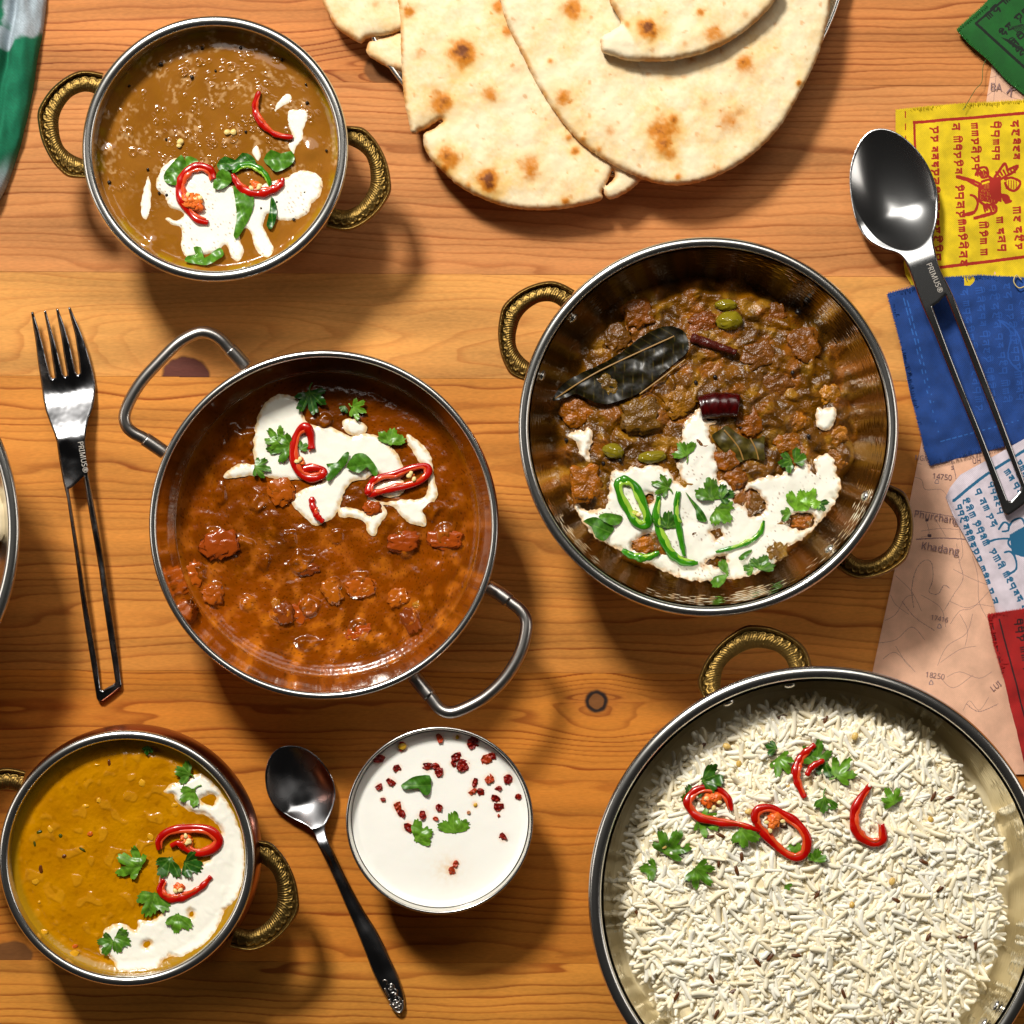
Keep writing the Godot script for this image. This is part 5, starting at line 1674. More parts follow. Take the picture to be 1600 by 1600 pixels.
	chili(spots(900, 980, 2.286, [886, 474, 842, 498, 822, 530]), false, 8.0, h0, func(x, z): return on.call(x, z) + 0.002, "short red chili strip crossing the upright one on the rice", cg)
	for s in [[540, 428], [997, 390], [616, 657], [315, 782], [1126, 905], [1018, 738]]:
		var p: Vector2 = at.call(s[0], s[1])
		var w := pw(p.x, p.y, h0)
		var m := MB.new()
		lump(m, Vector3(w.x, on.call(w.x, w.z) + 0.0008, w.z), Vector3(0.0019, 0.0009, 0.0015), s[0], 0.15, s[1], 14, 8, lin(222, 184, 104))
		var o2 := put("chili_seed", m, M.seed)
		clock_label(o2, "pale yellow chili seed on the rice", c, w, 0.093)
		tag(o2, "", "seed", "chili seeds on the rice")


# ---------------------------------------------------------------- the bowl at the left edge
func edge_bowl():
	var rim := pw(-328, 828, 0.07)
	var c := Vector2(rim.x, rim.z)
	bowl("serving_bowl", rim, "large steel bowl cut off by the left edge beside the fork", "bowl", [103.0, 68.4, 2.9, 2.4],
		[Vector2(100.8, 68.6), Vector2(99.6, 64), Vector2(96.4, 54), Vector2(92, 44), Vector2(85, 30), Vector2(70, 12), Vector2(40, 5), Vector2(0, 5)],
		[Vector2(104.4, 67), Vector2(102.4, 60), Vector2(99, 50), Vector2(94, 38), Vector2(86, 22), Vector2(72, 8), Vector2(50, 0.6), Vector2(0, 0.6)], M.steel, M.steel, M.steel)
	var mb := MB.new()
	disc(mb, c, 0.0935, 60, 200, func(x, z): return 0.0445 + 0.0008 * nf.get_noise_2d(x * 50.0, z * 50.0), func(x, z, r): return lin(120, 68, 18))
	tag(put("curry_sauce", mb, M.sauce), "dark brown sauce in the bowl cut off by the left edge", "curry")
	var poly := flat(smooth(PackedVector2Array([Vector2(-70, 745), Vector2(-20, 762), Vector2(0, 790), Vector2(4, 812), Vector2(0, 838), Vector2(-20, 850), Vector2(-80, 860), Vector2(-110, 800)]), true, 5), 0.06)
	var o := put("bread_piece", slab([poly], [], 0.0007, func(x, z, d): return 0.052 + 0.006 * (1.0 - exp(-d / 0.003)), func(x, z, d): return lin(234, 216, 180), 0.006), M.bread)
	tag(o, "pale piece of bread on the sauce in the bowl at the left edge", "bread")


# ---------------------------------------------------------------- breads on their tray
func tray_and_breads():
	var mid := pw(934, -121, 0.012)
	var c := Vector2(mid.x, mid.z)
	var t := thing("round_tray", Vector3(c.x, 0, c.y), "round shallow steel tray under the flatbreads", "tray")
	var a := MB.new()
	turned(a, c, [Vector2(0, 1.6), Vector2(60, 1.6), Vector2(104, 1.6), Vector2(111, 3.0), Vector2(117, 9.4), Vector2(120.5, 11.2)], 240, 5)
	put("dish", a, M.steel, t)
	var u := MB.new()
	turned(u, c, [Vector2(121.6, 11.0), Vector2(118, 8.0), Vector2(112, 1.2), Vector2(104, 0.3), Vector2(0, 0.3)], 240, 5)
	put("underside", u, M.steel, t)
	var r := MB.new()
	rim_roll(r, c, 121.8, 11.4, 1.3, 0.9)
	put("rim", r, M.steel, t)
	# outline, base height, thickness, scorched spots [x, y, size, strength], tear notches
	var ox := 480.0
	var s := 1.882
	bread("torn flatbread at the back left of the stack on the tray", [[40, -10, 62, 35, 80, 70, 115, 98, 155, 120, 172, 108, 200, 102, 235, 98, 262, 90, 300, 60, 320, -30, 300, -200, 100, -200, 30, -100]], [], 0.011, 0.0055, [[70, 60, 26, 0.3], [200, 10, 14, 0.35], [120, 90, 18, 0.25]], Vector2(0, -0.02))
	bread("small torn flatbread corner poking out over the tray rim", [[174, 152, 180, 120, 205, 112, 240, 102, 275, 92, 330, 130, 330, 210, 285, 207, 240, 194, 205, 175]], [], 0.009, 0.005, [[190, 150, 20, 0.2], [260, 190, 16, 0.3]], Vector2(0.0, -0.02))
	bread("spotted flatbread with a torn notch at the lower left of the stack", [[273, -150, 274, 60, 276, 180, 284, 285, 295, 340, 307, 388, 330, 380, 352, 372, 385, 348, 400, 352, 372, 375, 345, 388, 341, 420, 360, 460, 400, 502, 450, 546, 520, 582, 600, 606, 680, 613, 760, 608, 862, 586, 866, 560, 884, 530, 898, 498, 905, 520, 872, 556, 892, 582, 940, 562, 982, 526, 1010, 480, 1000, 300, 900, 0, 850, -200, 500, -260]], [], 0.0155, 0.0058,
		[[455, 155, 44, 1.0], [462, 172, 18, 1.0], [395, 300, 40, 0.8], [412, 292, 16, 0.8], [300, 35, 20, 0.7], [560, 22, 24, 0.7], [540, 278, 26, 0.55], [415, 465, 34, 0.9], [405, 492, 16, 0.9], [533, 525, 36, 1.0], [536, 545, 26, 1.0], [655, 493, 34, 0.75], [785, 445, 14, 0.9], [760, 592, 13, 0.8], [330, 152, 22, 0.3], [590, 90, 22, 0.5], [475, 545, 14, 0.6], [770, 405, 12, 0.7], [370, 310, 60, 0.15], [620, 200, 30, 0.2], [760, 540, 34, 0.2]], Vector2(0.01, 0.02))
	bread("large flatbread lying in front over the others on the tray", [[560, -80, 572, 10, 590, 70, 632, 155, 682, 252, 742, 342, 802, 412, 870, 462, 950, 506, 1040, 536, 1130, 536, 1220, 507, 1310, 452, 1390, 372, 1450, 272, 1500, 172, 1527, 80, 1540, 0, 1535, -120, 1400, -300, 1000, -340, 680, -260]], [], 0.0222, 0.006,
		[[1045, 385, 44, 0.85], [1050, 425, 34, 0.8], [1078, 352, 18, 0.9], [1066, 450, 24, 0.6], [780, 25, 34, 0.75], [790, 45, 20, 0.6], [752, 285, 28, 0.75], [715, 178, 11, 0.7], [890, 388, 22, 0.35], [1285, 188, 36, 0.6], [1240, 355, 46, 0.4], [1270, 330, 26, 0.35], [1165, 300, 18, 0.35], [1110, 225, 14, 0.3], [1090, 520, 14, 0.7], [1447, 243, 10, 0.8], [860, 440, 13, 0.6], [812, 408, 10, 0.6], [1210, 500, 22, 0.4], [1130, 172, 22, 0.4], [1060, 230, 12, 0.3]], Vector2(0, 0.01), [965, 172, 998, 240, 1020, 300])
	bread("torn flatbread half on top of the stack at the upper edge", [[893, -20, 905, 20, 925, 62, 900, 85, 868, 104, 864, 125, 872, 148, 905, 158, 942, 170, 1000, 173, 1062, 173, 1120, 162, 1180, 146, 1235, 120, 1282, 90, 1325, 55, 1352, 28, 1374, 0, 1385, -60, 1200, -200, 950, -180]], [], 0.0335, 0.006,
		[[1005, 85, 34, 1.0], [1018, 98, 18, 0.9], [985, 74, 20, 0.8], [1200, 100, 34, 0.55], [1155, 35, 13, 0.7], [940, 70, 12, 0.5], [1290, 40, 16, 0.3], [1110, 128, 14, 0.3]], Vector2(0.02, 0.02), [], [[864, 100, 925, 62, 962, 120, 955, 172, 872, 150]])


func bread(label: String, outline: Array, holes: Array, base: float, thick: float, spots: Array, tilt: Vector2, crease := [], crumb := []):
	var polys := []
	var lo := Vector2(1e9, 1e9)
	for p in outline:
		polys.append(flat(smooth(spots(480, 0, 1.882, p), true, 4), base + thick))
	var sp := []
	for q in spots:
		var w := pw(480 + q[0] / 1.882, q[1] / 1.882, base + thick)
		sp.append([Vector2(w.x, w.z), q[2] / 1.882 * PX, q[3]])
	var cr := PackedVector2Array()
	if crease:
		cr = flat(spots(480, 0, 1.882, crease), base + thick)
	var cb := []
	for q in crumb:
		cb.append(flat(spots(480, 0, 1.882, q), base + thick))
	var mid: Vector2 = polys[0][0]
	var pale := lin(238, 220, 182)
	var gold := lin(228, 178, 88)
	var brown := lin(202, 124, 34)
	var burnt := lin(92, 38, 8)
	var seed_ := base * 3000.0
	var o := put("flatbread", slab(polys, holes, 0.00075, func(x, z, d):
		var h: float = base + thick * (1.0 - 0.4 * exp(-d / 0.0008) - 0.14 * exp(-d / 0.007)) + (x - mid.x) * tilt.x * 0.1 + 0.0013 * nf.get_noise_2d(x * 24.0 + seed_, z * 24.0) + 0.0004 * nf.get_noise_2d(x * 85.0, z * 85.0 + seed_)
		if cr.size():
			var dd := 1e9
			for k in cr.size() - 1:
				dd = minf(dd, Vector2(x, z).distance_to(Geometry2D.get_closest_point_to_segment(Vector2(x, z), cr[k], cr[k + 1])))
			h -= 0.0008 * exp(-dd / 0.0008)
		for q in sp:
			var f: float = (Vector2(x, z) - q[0]).length() / q[1]
			if f < 1.6:
				h += 0.0006 * q[2] * exp(-f * f * 1.5)
		return h,
		func(x, z, d):
			var n := nf.get_noise_2d(x * 110.0 + seed_, z * 110.0)
			var n2 := nf.get_noise_2d(x * 420.0, z * 420.0 + seed_)
			var col := pale.lerp(gold, clampf(0.14 + 0.55 * nf.get_noise_2d(x * 38.0, z * 38.0 + seed_) + 0.25 * n2, 0, 0.55))
			col = col.lerp(lin(206, 140, 62), clampf((0.85 - d / 0.0026) * (0.75 + 1.2 * n), 0, 0.85))
			var k := 0.0
			for q in sp:
				var f: float = (Vector2(x, z) - q[0]).length() / (q[1] * (1.12 + 0.5 * n + 0.08 * n2))
				if f < 1.7:
					k = maxf(k, q[2] * (1.0 - smoothstep(0.0, 1.2, f)) * (1.0 + 0.3 * n2 + 0.3 * n))
				if f < 2.4:
					col = col.lerp(gold, 0.55 * q[2] * (1.0 - smoothstep(0.6, 2.3, f)))
			k += 0.3 * smoothstep(0.72, 0.9, ns.get_noise_2d(x * 190.0 + seed_, z * 190.0))
			col = col.lerp(brown, smoothstep(0.0, 0.6, k)).lerp(burnt, smoothstep(0.55, 1.1, k) * 0.9)
			for q in cb:
				var e := inside_by(Vector2(x, z), q)
				col = col.lerp(lin(240, 224, 190), smoothstep(-0.001, 0.001, e + 0.0008 * n2))
			return col, thick * 0.75, 0.0004, 400.0), M.bread)
	tag(o, label, "flatbread", "flatbreads stacked on the round tray")


# ---------------------------------------------------------------- prints on cloth and paper
var pen_im: Image
var pen_o := Vector2.ZERO
var pen_s := 1.0
var pen_c := Color.BLACK


func pen(a: Vector2, b: Vector2, w: float):
	var n := int(maxf(2.0, a.distance_to(b) * pen_s / 1.0))
	var r := w * pen_s / 2.0
	for i in n + 1:
		var p := (a.lerp(b, float(i) / n) - pen_o) * pen_s
		var rr := r * (0.8 + 0.4 * absf(ns.get_noise_2d(p.x * 0.5, p.y * 0.5)))
		pen_im.fill_rect(Rect2i(int(p.x - rr), int(p.y - rr), maxi(1, int(round(2.0 * rr))), maxi(1, int(round(2.0 * rr)))), pen_c)


func pen_path(pts: PackedVector2Array, w: float, closed := false):
	var q := smooth(pts, closed, 5)
	for i in q.size() - 1:
		pen(q[i], q[i + 1], w)
	if closed:
		pen(q[q.size() - 1], q[0], w)


# a block letter of the prayer print: a head stroke and hanging strokes; along: the line's direction
func letter(at: Vector2, size: float, along: Vector2, g: RandomNumberGenerator, w: float):
	var up := Vector2(along.y, -along.x)       # heads point this way
	var p := func(a: float, b: float) -> Vector2: return at + along * a * size + up * b * size
	pen(p.call(0.06, 0.4), p.call(0.72, 0.4), w * 1.2)
	var k := g.randi() % 6
	if k == 0:
		pen_path(PackedVector2Array([p.call(0.7, 0.4), p.call(0.7, 0.0), p.call(0.4, -0.1), p.call(0.2, -0.45)]), w)
		pen(p.call(0.2, 0.4), p.call(0.25, 0.05), w)
	elif k == 1:
		pen_path(PackedVector2Array([p.call(0.1, 0.4), p.call(0.1, 0.0), p.call(0.65, 0.0), p.call(0.65, 0.4)]), w)
		pen(p.call(0.65, 0.0), p.call(0.6, -0.5), w)
	elif k == 2:
		pen(p.call(0.65, 0.4), p.call(0.65, -0.4), w)
		pen_path(PackedVector2Array([p.call(0.65, 0.1), p.call(0.3, 0.1), p.call(0.1, -0.15), p.call(0.35, -0.2)]), w)
	elif k == 3:
		pen_path(PackedVector2Array([p.call(0.1, 0.4), p.call(0.3, 0.1), p.call(0.1, -0.15), p.call(0.6, -0.4)]), w)
		pen(p.call(0.6, 0.4), p.call(0.55, 0.1), w)
	elif k == 4:
		for q in 3:
			pen(p.call(0.1 + q * 0.3, 0.4), p.call(0.1 + q * 0.3, -0.35), w * 0.85)
	else:
		pen_path(PackedVector2Array([p.call(0.7, 0.35), p.call(0.35, 0.2), p.call(0.15, 0.0), p.call(0.4, -0.15), p.call(0.7, 0.0), p.call(0.6, -0.45)]), w)
	if g.randf() < 0.35:
		pen_path(PackedVector2Array([p.call(0.1, 0.6), p.call(0.4, 0.72), p.call(0.7, 0.58)]), w * 0.8)


func text_line(a: Vector2, b: Vector2, size: float, g: RandomNumberGenerator, w: float):
	var along := (b - a).normalized()
	var run := 0.0
	while run < a.distance_to(b):
		var k := size * g.randf_range(0.85, 1.15)
		letter(a + along * run, k, along, g, w)
		run += k * (1.08 if g.randf() < 0.85 else 1.5)


func new_print(o: Vector2, size: Vector2, s: float, base: Color, seed_: int, weave := 0.1):
	var w := int(size.x * s)
	var h := int(size.y * s)
	var data := PackedByteArray()
	data.resize(w * h * 3)
	for j in h:
		for i in w:
			var n := 1.0 + 0.10 * nf.get_noise_2d(i * 0.012 + seed_, j * 0.012) + weave * (0.5 * sin(i * TAU / (3.2 * s)) * sin(j * TAU / (3.2 * s)) + 0.8 * ns.get_noise_2d(i * 0.9, j * 0.9 + seed_ * 9))
			var k := (j * w + i) * 3
			data[k] = int(clampf(base.r * n, 0, 1) * 255)
			data[k + 1] = int(clampf(base.g * n, 0, 1) * 255)
			data[k + 2] = int(clampf(base.b * n, 0, 1) * 255)
	pen_im = Image.create_from_data(w, h, false, Image.FORMAT_RGB8, data)
	pen_o = o
	pen_s = s


func printed(called: String, rough := 0.9, weave_bump := true) -> StandardMaterial3D:
	var m := mat(called, Color.WHITE, rough)
	m.albedo_texture = ImageTexture.create_from_image(pen_im)
	m.texture_repeat = true
	if weave_bump:
		m.rim_enabled = true
		m.rim = 0.12
	return m


func print_uv(o: Vector2, size: Vector2, h: float) -> Transform2D:
	# world (x, z) at height h -> 0..1 over the printed area
	var k := 1.0 / ((1.0 - h / EYE) * PX)
	return Transform2D(Vector2(k / size.x, 0), Vector2(0, k / size.y), Vector2((800.0 - o.x) / size.x, (800.0 - o.y) / size.y))


func fray(parent: Node, pts: PackedVector2Array, h: float, out_: float, gap: float, len_: float, col: Color, seed_: int):
	var g := RandomNumberGenerator.new()
	g.seed = seed_
	var mb := MB.new()
	for k in pts.size() - 1:
		var a := pts[k]
		var b := pts[k + 1]
		var n := int(a.distance_to(b) / gap)
		var dir := (b - a).normalized()
		var nor := dir.orthogonal() * out_
		for i in n:
			var p := a.lerp(b, (i + g.randf() * 0.6) / n)
			var l := len_ * g.randf_range(0.2, 1.0) * (2.2 if g.randf() < 0.06 else 1.0)
			var q := p + nor * l + dir * g.randf_range(-0.35, 0.35) * l
			var line := PackedVector3Array()
			for e in 4:
				var f := e / 3.0
				var m := (p - nor * 1.5).lerp(q, f) + dir * sin(f * 3.0) * g.randf_range(-0.4, 0.4)
				var w := pw(m.x, m.y, h)
				line.append(Vector3(w.x, h + 0.0002 + 0.0004 * f * g.randf(), w.z))
			tube(mb, line, false, 3, func(_u): return Vector2(0.0002, 0.00016), col, false)
	var o := put("frayed_threads", mb, M.cloth, parent)
	o.set_meta("kind", "stuff")


func lettering(parent: Node, text: String, at: Vector2, deg: float, size: float, h: float, m: Material, depth := 0.00012, spread := 1.0):
	var f := SystemFont.new()
	f.font_names = PackedStringArray(["Droid Sans"])
	var tm := TextMesh.new()
	tm.text = text
	tm.font = f
	tm.font_size = 32
	tm.pixel_size = size * PX / 23.0
	tm.depth = depth
	tm.curve_step = 1.0
	tm.material = m
	var a := deg_to_rad(deg)
	var b := Basis(Vector3(cos(a), 0, sin(a)) * spread, Vector3(sin(a), 0, -cos(a)), Vector3(0, 1, 0))
	var w := pw(at.x, at.y, h)
	share("lettering", tm, Transform3D(b, Vector3(w.x, h, w.z)), parent)


func cloths_and_map():
	var g := RandomNumberGenerator.new()
	g.seed = 21
	# --- the paper map
	var mo := Vector2(1330, 50)
	var ms := Vector2(400, 1170)
	new_print(mo, ms, 1.7, Color(0.86, 0.675, 0.56), 3, 0.05)
	pen_c = Color(0.52, 0.4, 0.39)
	var roads := [[[1432, 798, 1480, 806, 1520, 812], 1.3], [[1432, 843, 1470, 841, 1520, 843, 1560, 840], 2.0],
		[[1428, 950, 1425, 920, 1432, 890, 1445, 876, 1456, 880, 1458, 905, 1452, 925, 1466, 928, 1475, 915, 1485, 920], 1.1], [[1475, 955, 1490, 930, 1505, 905, 1500, 880, 1495, 850], 1.0], [[1400, 900, 1425, 925, 1440, 955], 0.9], [[1383, 970, 1400, 960, 1415, 935, 1428, 930], 1.0], [[1372, 1005, 1400, 1000, 1425, 980, 1445, 1000], 1.0],
		[[1410, 940, 1430, 965, 1460, 985], 1.1], [[1490, 890, 1520, 905, 1545, 915], 0.9], [[1485, 940, 1510, 950, 1530, 945, 1560, 950], 0.9], [[1465, 1040, 1480, 1010, 1510, 990, 1520, 960], 0.9], [[1470, 1035, 1500, 1015, 1525, 1010], 0.8], [[1400, 1010, 1415, 1035, 1422, 1042], 0.8],
		[[1500, 960, 1512, 985, 1508, 1010], 0.9], [[1520, 870, 1528, 900, 1530, 940, 1545, 970], 0.8], [[1425, 745, 1440, 750, 1446, 765, 1470, 765, 1480, 775], 0.8], [[1480, 700, 1490, 730, 1494, 748], 1.2], [[1425, 720, 1440, 726], 0.8], [[1448, 815, 1452, 835, 1440, 840], 0.8], [[1462, 812, 1478, 838], 0.8], [[1480, 1058, 1500, 1050, 1530, 1060, 1550, 1050], 0.8], [[1510, 1100, 1530, 1112, 1560, 1100], 1.1], [[1470, 1060, 1490, 1075, 1520, 1055], 0.7], [[1505, 1110, 1515, 1095, 1530, 1110, 1545, 1090], 0.8],
		[[1547, 122, 1570, 118, 1600, 128, 1620, 120], 0.9], [[1542, 150, 1560, 140, 1580, 152, 1610, 160], 0.8], [[1558, 105, 1556, 125, 1553, 158], 0.7], [[1380, 1030, 1400, 1020, 1430, 1050], 0.8], [[1440, 930, 1470, 950, 1478, 980], 0.8], [[1500, 830, 1505, 865, 1498, 880], 0.9], [[1485, 975, 1500, 955, 1520, 950, 1545, 925], 0.8], [[1392, 930, 1400, 945, 1420, 960], 0.7], [[1440, 830, 1470, 826, 1500, 828], 0.7]]
	for r in roads:
		var q := PackedVector2Array()
		for i in r[0].size() / 2:
			q.append(Vector2(r[0][2 * i], r[0][2 * i + 1]))
		pen_path(q, r[1] * 0.8)
	pen_c = Color(0.32, 0.24, 0.26)
	for p in [Vector2(1448, 813), Vector2(1452, 837)]:
		pen(p, p + Vector2(1, 0), 4.0)
	pen_c = Color(0.5, 0.42, 0.44)
	for p in [Vector2(1464, 752), Vector2(1468, 978), Vector2(1455, 1066)]:
		pen_path(PackedVector2Array([p + Vector2(0, -3), p + Vector2(3, 3), p + Vector2(-3, 3)]), 1.0, true)
	var hm := 0.0012
	var mpoly := flat(PackedVector2Array([Vector2(1558, 60), Vector2(1550, 102), Vector2(1541, 160), Vector2(1440, 690), Vector2(1420, 790), Vector2(1365, 1042), Vector2(1345, 1150), Vector2(1400, 1210), Vector2(1725, 1210), Vector2(1725, 60)]), hm)
	var map := put("paper_map", slab([mpoly], [], 0.002, func(x, z, d): return hm + 0.0005 * ns.get_noise_2d(x * 14.0, z * 14.0), func(x, z, d): return Color.WHITE, 0.0003, 0.0, 1.0, print_uv(mo, ms, hm)), printed("map paper", 0.8, false))
	tag(map, "pinkish printed paper map under the prayer flags and the large spoon", "map")
	for q in [["BA", 1556, 136, 4, 11.0], ["K", 1580, 142, 40, 15.0], ["14750", 1472, 745, 6, 8.0], ["Phurchang", 1463, 808, 9, 10.5], ["Khadang", 1469, 857, 9, 11.0], ["NGM", 1441, 716, 6, 7.5], ["UH", 1526, 720, -8, 7.5], ["17416", 1468, 967, 10, 7.0], ["18250", 1461, 1056, 8, 8.0], ["LUI", 1556, 1072, -38, 8.5], ["s", 1488, 730, 0, 7.0]]:
		lettering(map, q[0], Vector2(q[1], q[2]), q[3], q[4], hm + 0.0006, M.ink, 0.00008)
	# --- yellow flag
	var yo := Vector2(1385, 140)
	var ys := Vector2(330, 320)
	new_print(yo, ys, 3.0, Color(0.84, 0.72, 0.05), 5, 0.13)
	pen_c = Color(0.62, 0.12, 0.05)
	var Y := func(x: float, y: float) -> Vector2: return Vector2(1380 + x / 5.517, 150 + y / 5.517)
	pen(Y.call(268, 228), Y.call(1900, 92), 4.2)
	pen(Y.call(270, 225), Y.call(300, 1500), 3.2)
	pen(Y.call(300, 1505), Y.call(1900, 1300), 4.2)
	for k in 12:
		pen(Y.call(190 + k * 3, 135 + k * 105), Y.call(192 + k * 3, 185 + k * 105), 1.6)
	for l in [[440, 262, 462, 1420], [625, 235, 650, 640], [655, 770, 690, 1420], [785, 232, 800, 590], [855, 1085, 870, 1390], [965, 222, 975, 550], [1000, 1045, 1030, 1350], [1130, 212, 1150, 510], [1150, 955, 1170, 1320], [1290, 200, 1320, 1300], [1450, 190, 1480, 1280], [1610, 180, 1640, 1260]]:
		text_line(Y.call(l[0], l[1]), Y.call(l[2], l[3]), 11.8, g, 2.4)
	for q in [[640, 695, 740, 715, 840, 760], [690, 700, 800, 770, 850, 790], [755, 855, 790, 870, 815, 915, 800, 980, 760, 1020, 690, 1032], [800, 1050, 900, 1030, 968, 1000, 975, 955, 935, 932, 900, 960], [800, 680, 835, 622, 890, 620, 905, 680, 862, 705, 830, 662], [905, 690, 960, 720, 1010, 700], [960, 705, 1005, 640, 1050, 582, 1072, 640], [1072, 640, 1130, 612, 1165, 600, 1130, 652, 1060, 692, 1010, 720], [1050, 720, 1110, 705, 1185, 745, 1140, 815, 1080, 800, 1050, 750], [1040, 850, 1080, 870, 1060, 920, 1105, 905], [830, 760, 830, 900, 900, 940, 990, 900, 1000, 760, 930, 720, 850, 740]]:
		pen_path(spots(1380, 150, 5.517, q), 3.2)
	for k in 12:
		pen(Y.call(836 + k * 13, 775 - k * 4), Y.call(846 + k * 12, 905 + k * 2), 1.9)
	for k in 7:
		pen(Y.call(925 + k * 13, 730 - k * 5), Y.call(935 + k * 13, 880 + k * 4), 3.2)
	for k in 6:
		pen(Y.call(810 + k * 15, 640 + (k % 2) * 12), Y.call(820 + k * 15, 690 - (k % 3) * 8), 2.2)
		pen(Y.call(975 + k * 30, 655 - k * 8), Y.call(1000 + k * 28, 690 - k * 6), 2.4)
		pen(Y.call(1020 + k * 13, 845 + k * 5), Y.call(1040 + k * 12, 900 + (k % 2) * 14), 2.4)
		pen(Y.call(860 + k * 18, 930 + (k % 2) * 12), Y.call(880 + k * 18, 1000 - (k % 3) * 14), 2.6)
	pen(Y.call(640, 695), Y.call(780, 735), 5.0)
	pen(Y.call(690, 1030), Y.call(780, 1005), 4.5)
	pen(Y.call(790, 1055), Y.call(950, 1010), 4.5)
	for k in 5:
		pen(Y.call(1060 + k * 22, 730), Y.call(1060 + k * 22, 800), 1.2)
	var hy := 0.0022
	var yp := PackedVector2Array([Vector2(1399, 172), Vector2(1450, 166), Vector2(1520, 161), Vector2(1600, 156), Vector2(1712, 148), Vector2(1712, 448), Vector2(1600, 452), Vector2(1500, 446), Vector2(1426, 449), Vector2(1414, 428), Vector2(1404, 330), Vector2(1400, 240)])
	var yf := put("prayer_flag", slab([flat(yp, hy)], [], 0.0012, func(x, z, d): return hy + 0.0015 * ns.get_noise_2d(x * 26.0, z * 26.0) + 0.0006 * ns.get_noise_2d(x * 80.0, z * 80.0), func(x, z, d): return Color.WHITE, 0.0004, 0.0002, 700.0, print_uv(yo, ys, hy)), printed("yellow cotton"))
	tag(yf, "yellow prayer flag with red script and a horse under the large spoon", "prayer flag", "prayer flags along the map")
	fray(yf, PackedVector2Array([Vector2(1399, 172), Vector2(1450, 166), Vector2(1520, 161), Vector2(1600, 156), Vector2(1700, 149)]), hy, -1.0, 2.6, 5.0, lin(206, 178, 20), 1)
	# --- blue flag
	var bo := Vector2(1375, 420)
	var bs := Vector2(340, 320)
	new_print(bo, bs, 2.6, Color(0.07, 0.225, 0.48), 7, 0.3)
	pen_c = Color(0.16, 0.37, 0.66)
	for q in [[1412, 466, 1470, 690], [1470, 690, 1600, 655], [1418, 470, 1462, 640]]:
		for k in 14:
			var a := Vector2(q[0], q[1]).lerp(Vector2(q[2], q[3]), k / 14.0)
			pen(a, a.lerp(Vector2(q[2], q[3]), 0.05), 1.6)
	pen_c = Color(0.115, 0.3, 0.6)
	for k in 7:
		text_line(Vector2(1506 + k * 22, 452 - k * 3), Vector2(1530 + k * 22, 640 - k * 4), 12.0, g, 1.5)
	pen_path(PackedVector2Array([Vector2(1560, 500), Vector2(1580, 520), Vector2(1575, 560), Vector2(1600, 580), Vector2(1590, 520)]), 2.0, true)
	var hb := 0.0034
	var bp := PackedVector2Array([Vector2(1386, 459), Vector2(1420, 450), Vector2(1470, 434), Vector2(1530, 430), Vector2(1600, 434), Vector2(1712, 440), Vector2(1712, 660), Vector2(1600, 690), Vector2(1534, 706), Vector2(1480, 720), Vector2(1453, 727), Vector2(1445, 705), Vector2(1424, 620), Vector2(1408, 540)])
	var bf := put("prayer_flag", slab([flat(bp, hb)], [], 0.0011, func(x, z, d): return hb + 0.0018 * ns.get_noise_2d(x * 26.0 + 8.0, z * 26.0) + 0.0008 * ns.get_noise_2d(x * 90.0, z * 90.0), func(x, z, d): return Color.WHITE, 0.0004, 0.0003, 700.0, print_uv(bo, bs, hb)), printed("blue cotton"))
	tag(bf, "deep blue prayer flag with faint print under the large spoon's handle", "prayer flag", "prayer flags along the map")
	fray(bf, PackedVector2Array([Vector2(1712, 441), Vector2(1600, 434), Vector2(1530, 430), Vector2(1470, 434), Vector2(1386, 459), Vector2(1408, 540), Vector2(1424, 620), Vector2(1445, 705), Vector2(1453, 727), Vector2(1534, 706), Vector2(1600, 690)]), hb, 1.0, 2.4, 7.0, lin(24, 64, 130), 2)
	# --- white flag, its edge rolled over
	var wo := Vector2(1470, 670)
	var ws := Vector2(250, 300)
	new_print(wo, ws, 3.0, Color(0.80, 0.755, 0.79), 9, 0.09)
	pen_c = Color(0.09, 0.36, 0.5)
	var Wt := func(x: float, y: float) -> Vector2: return Vector2(1440 + x / 5.333, 660 + y / 5.333)
	pen_path(PackedVector2Array([Wt.call(265, 655), Wt.call(400, 540), Wt.call(560, 420), Wt.call(853, 235), Wt.call(1300, -60)]), 3.4)
	for l in [[300, 690, 610, 1520], [350, 640, 530, 1010], [455, 560, 610, 880], [580, 1060, 850, 1540], [570, 500, 660, 760], [700, 400, 860, 640], [800, 320, 1000, 700], [900, 700, 1200, 1400], [1000, 400, 1280, 1100]]:
		text_line(Wt.call(l[0], l[1]), Wt.call(l[2], l[3]), 10.5, g, 2.0)
	for q in [[545, 1000, 620, 975, 720, 970, 760, 990], [690, 1085, 730, 1075, 770, 1110, 790, 1180, 780, 1230, 725, 1265], [640, 890, 680, 835, 720, 850, 720, 900, 670, 910], [720, 880, 760, 820, 830, 800, 860, 850], [740, 960, 720, 1010, 790, 1080, 853, 1100]]:
		pen_path(spots(1440, 660, 5.333, q), 2.6)
	for k in 14:
		pen(Wt.call(740 + k * 14, 940 - k * 8), Wt.call(760 + k * 14, 1090 + k * 4), 3.0)
	var hw := 0.0055
	var wp := PackedVector2Array([Vector2(1479, 776), Vector2(1484, 762), Vector2(1500, 742), Vector2(1540, 720), Vector2(1600, 686), Vector2(1690, 640), Vector2(1710, 760), Vector2(1710, 960), Vector2(1600, 965), Vector2(1560, 970), Vector2(1552, 940), Vector2(1534, 890), Vector2(1512, 846), Vector2(1490, 805)])
	var fold_a := Vector2(pw(1479, 776, hw).x, pw(1479, 776, hw).z)
	var fold_b := Vector2(pw(1558, 965, hw).x, pw(1558, 965, hw).z)
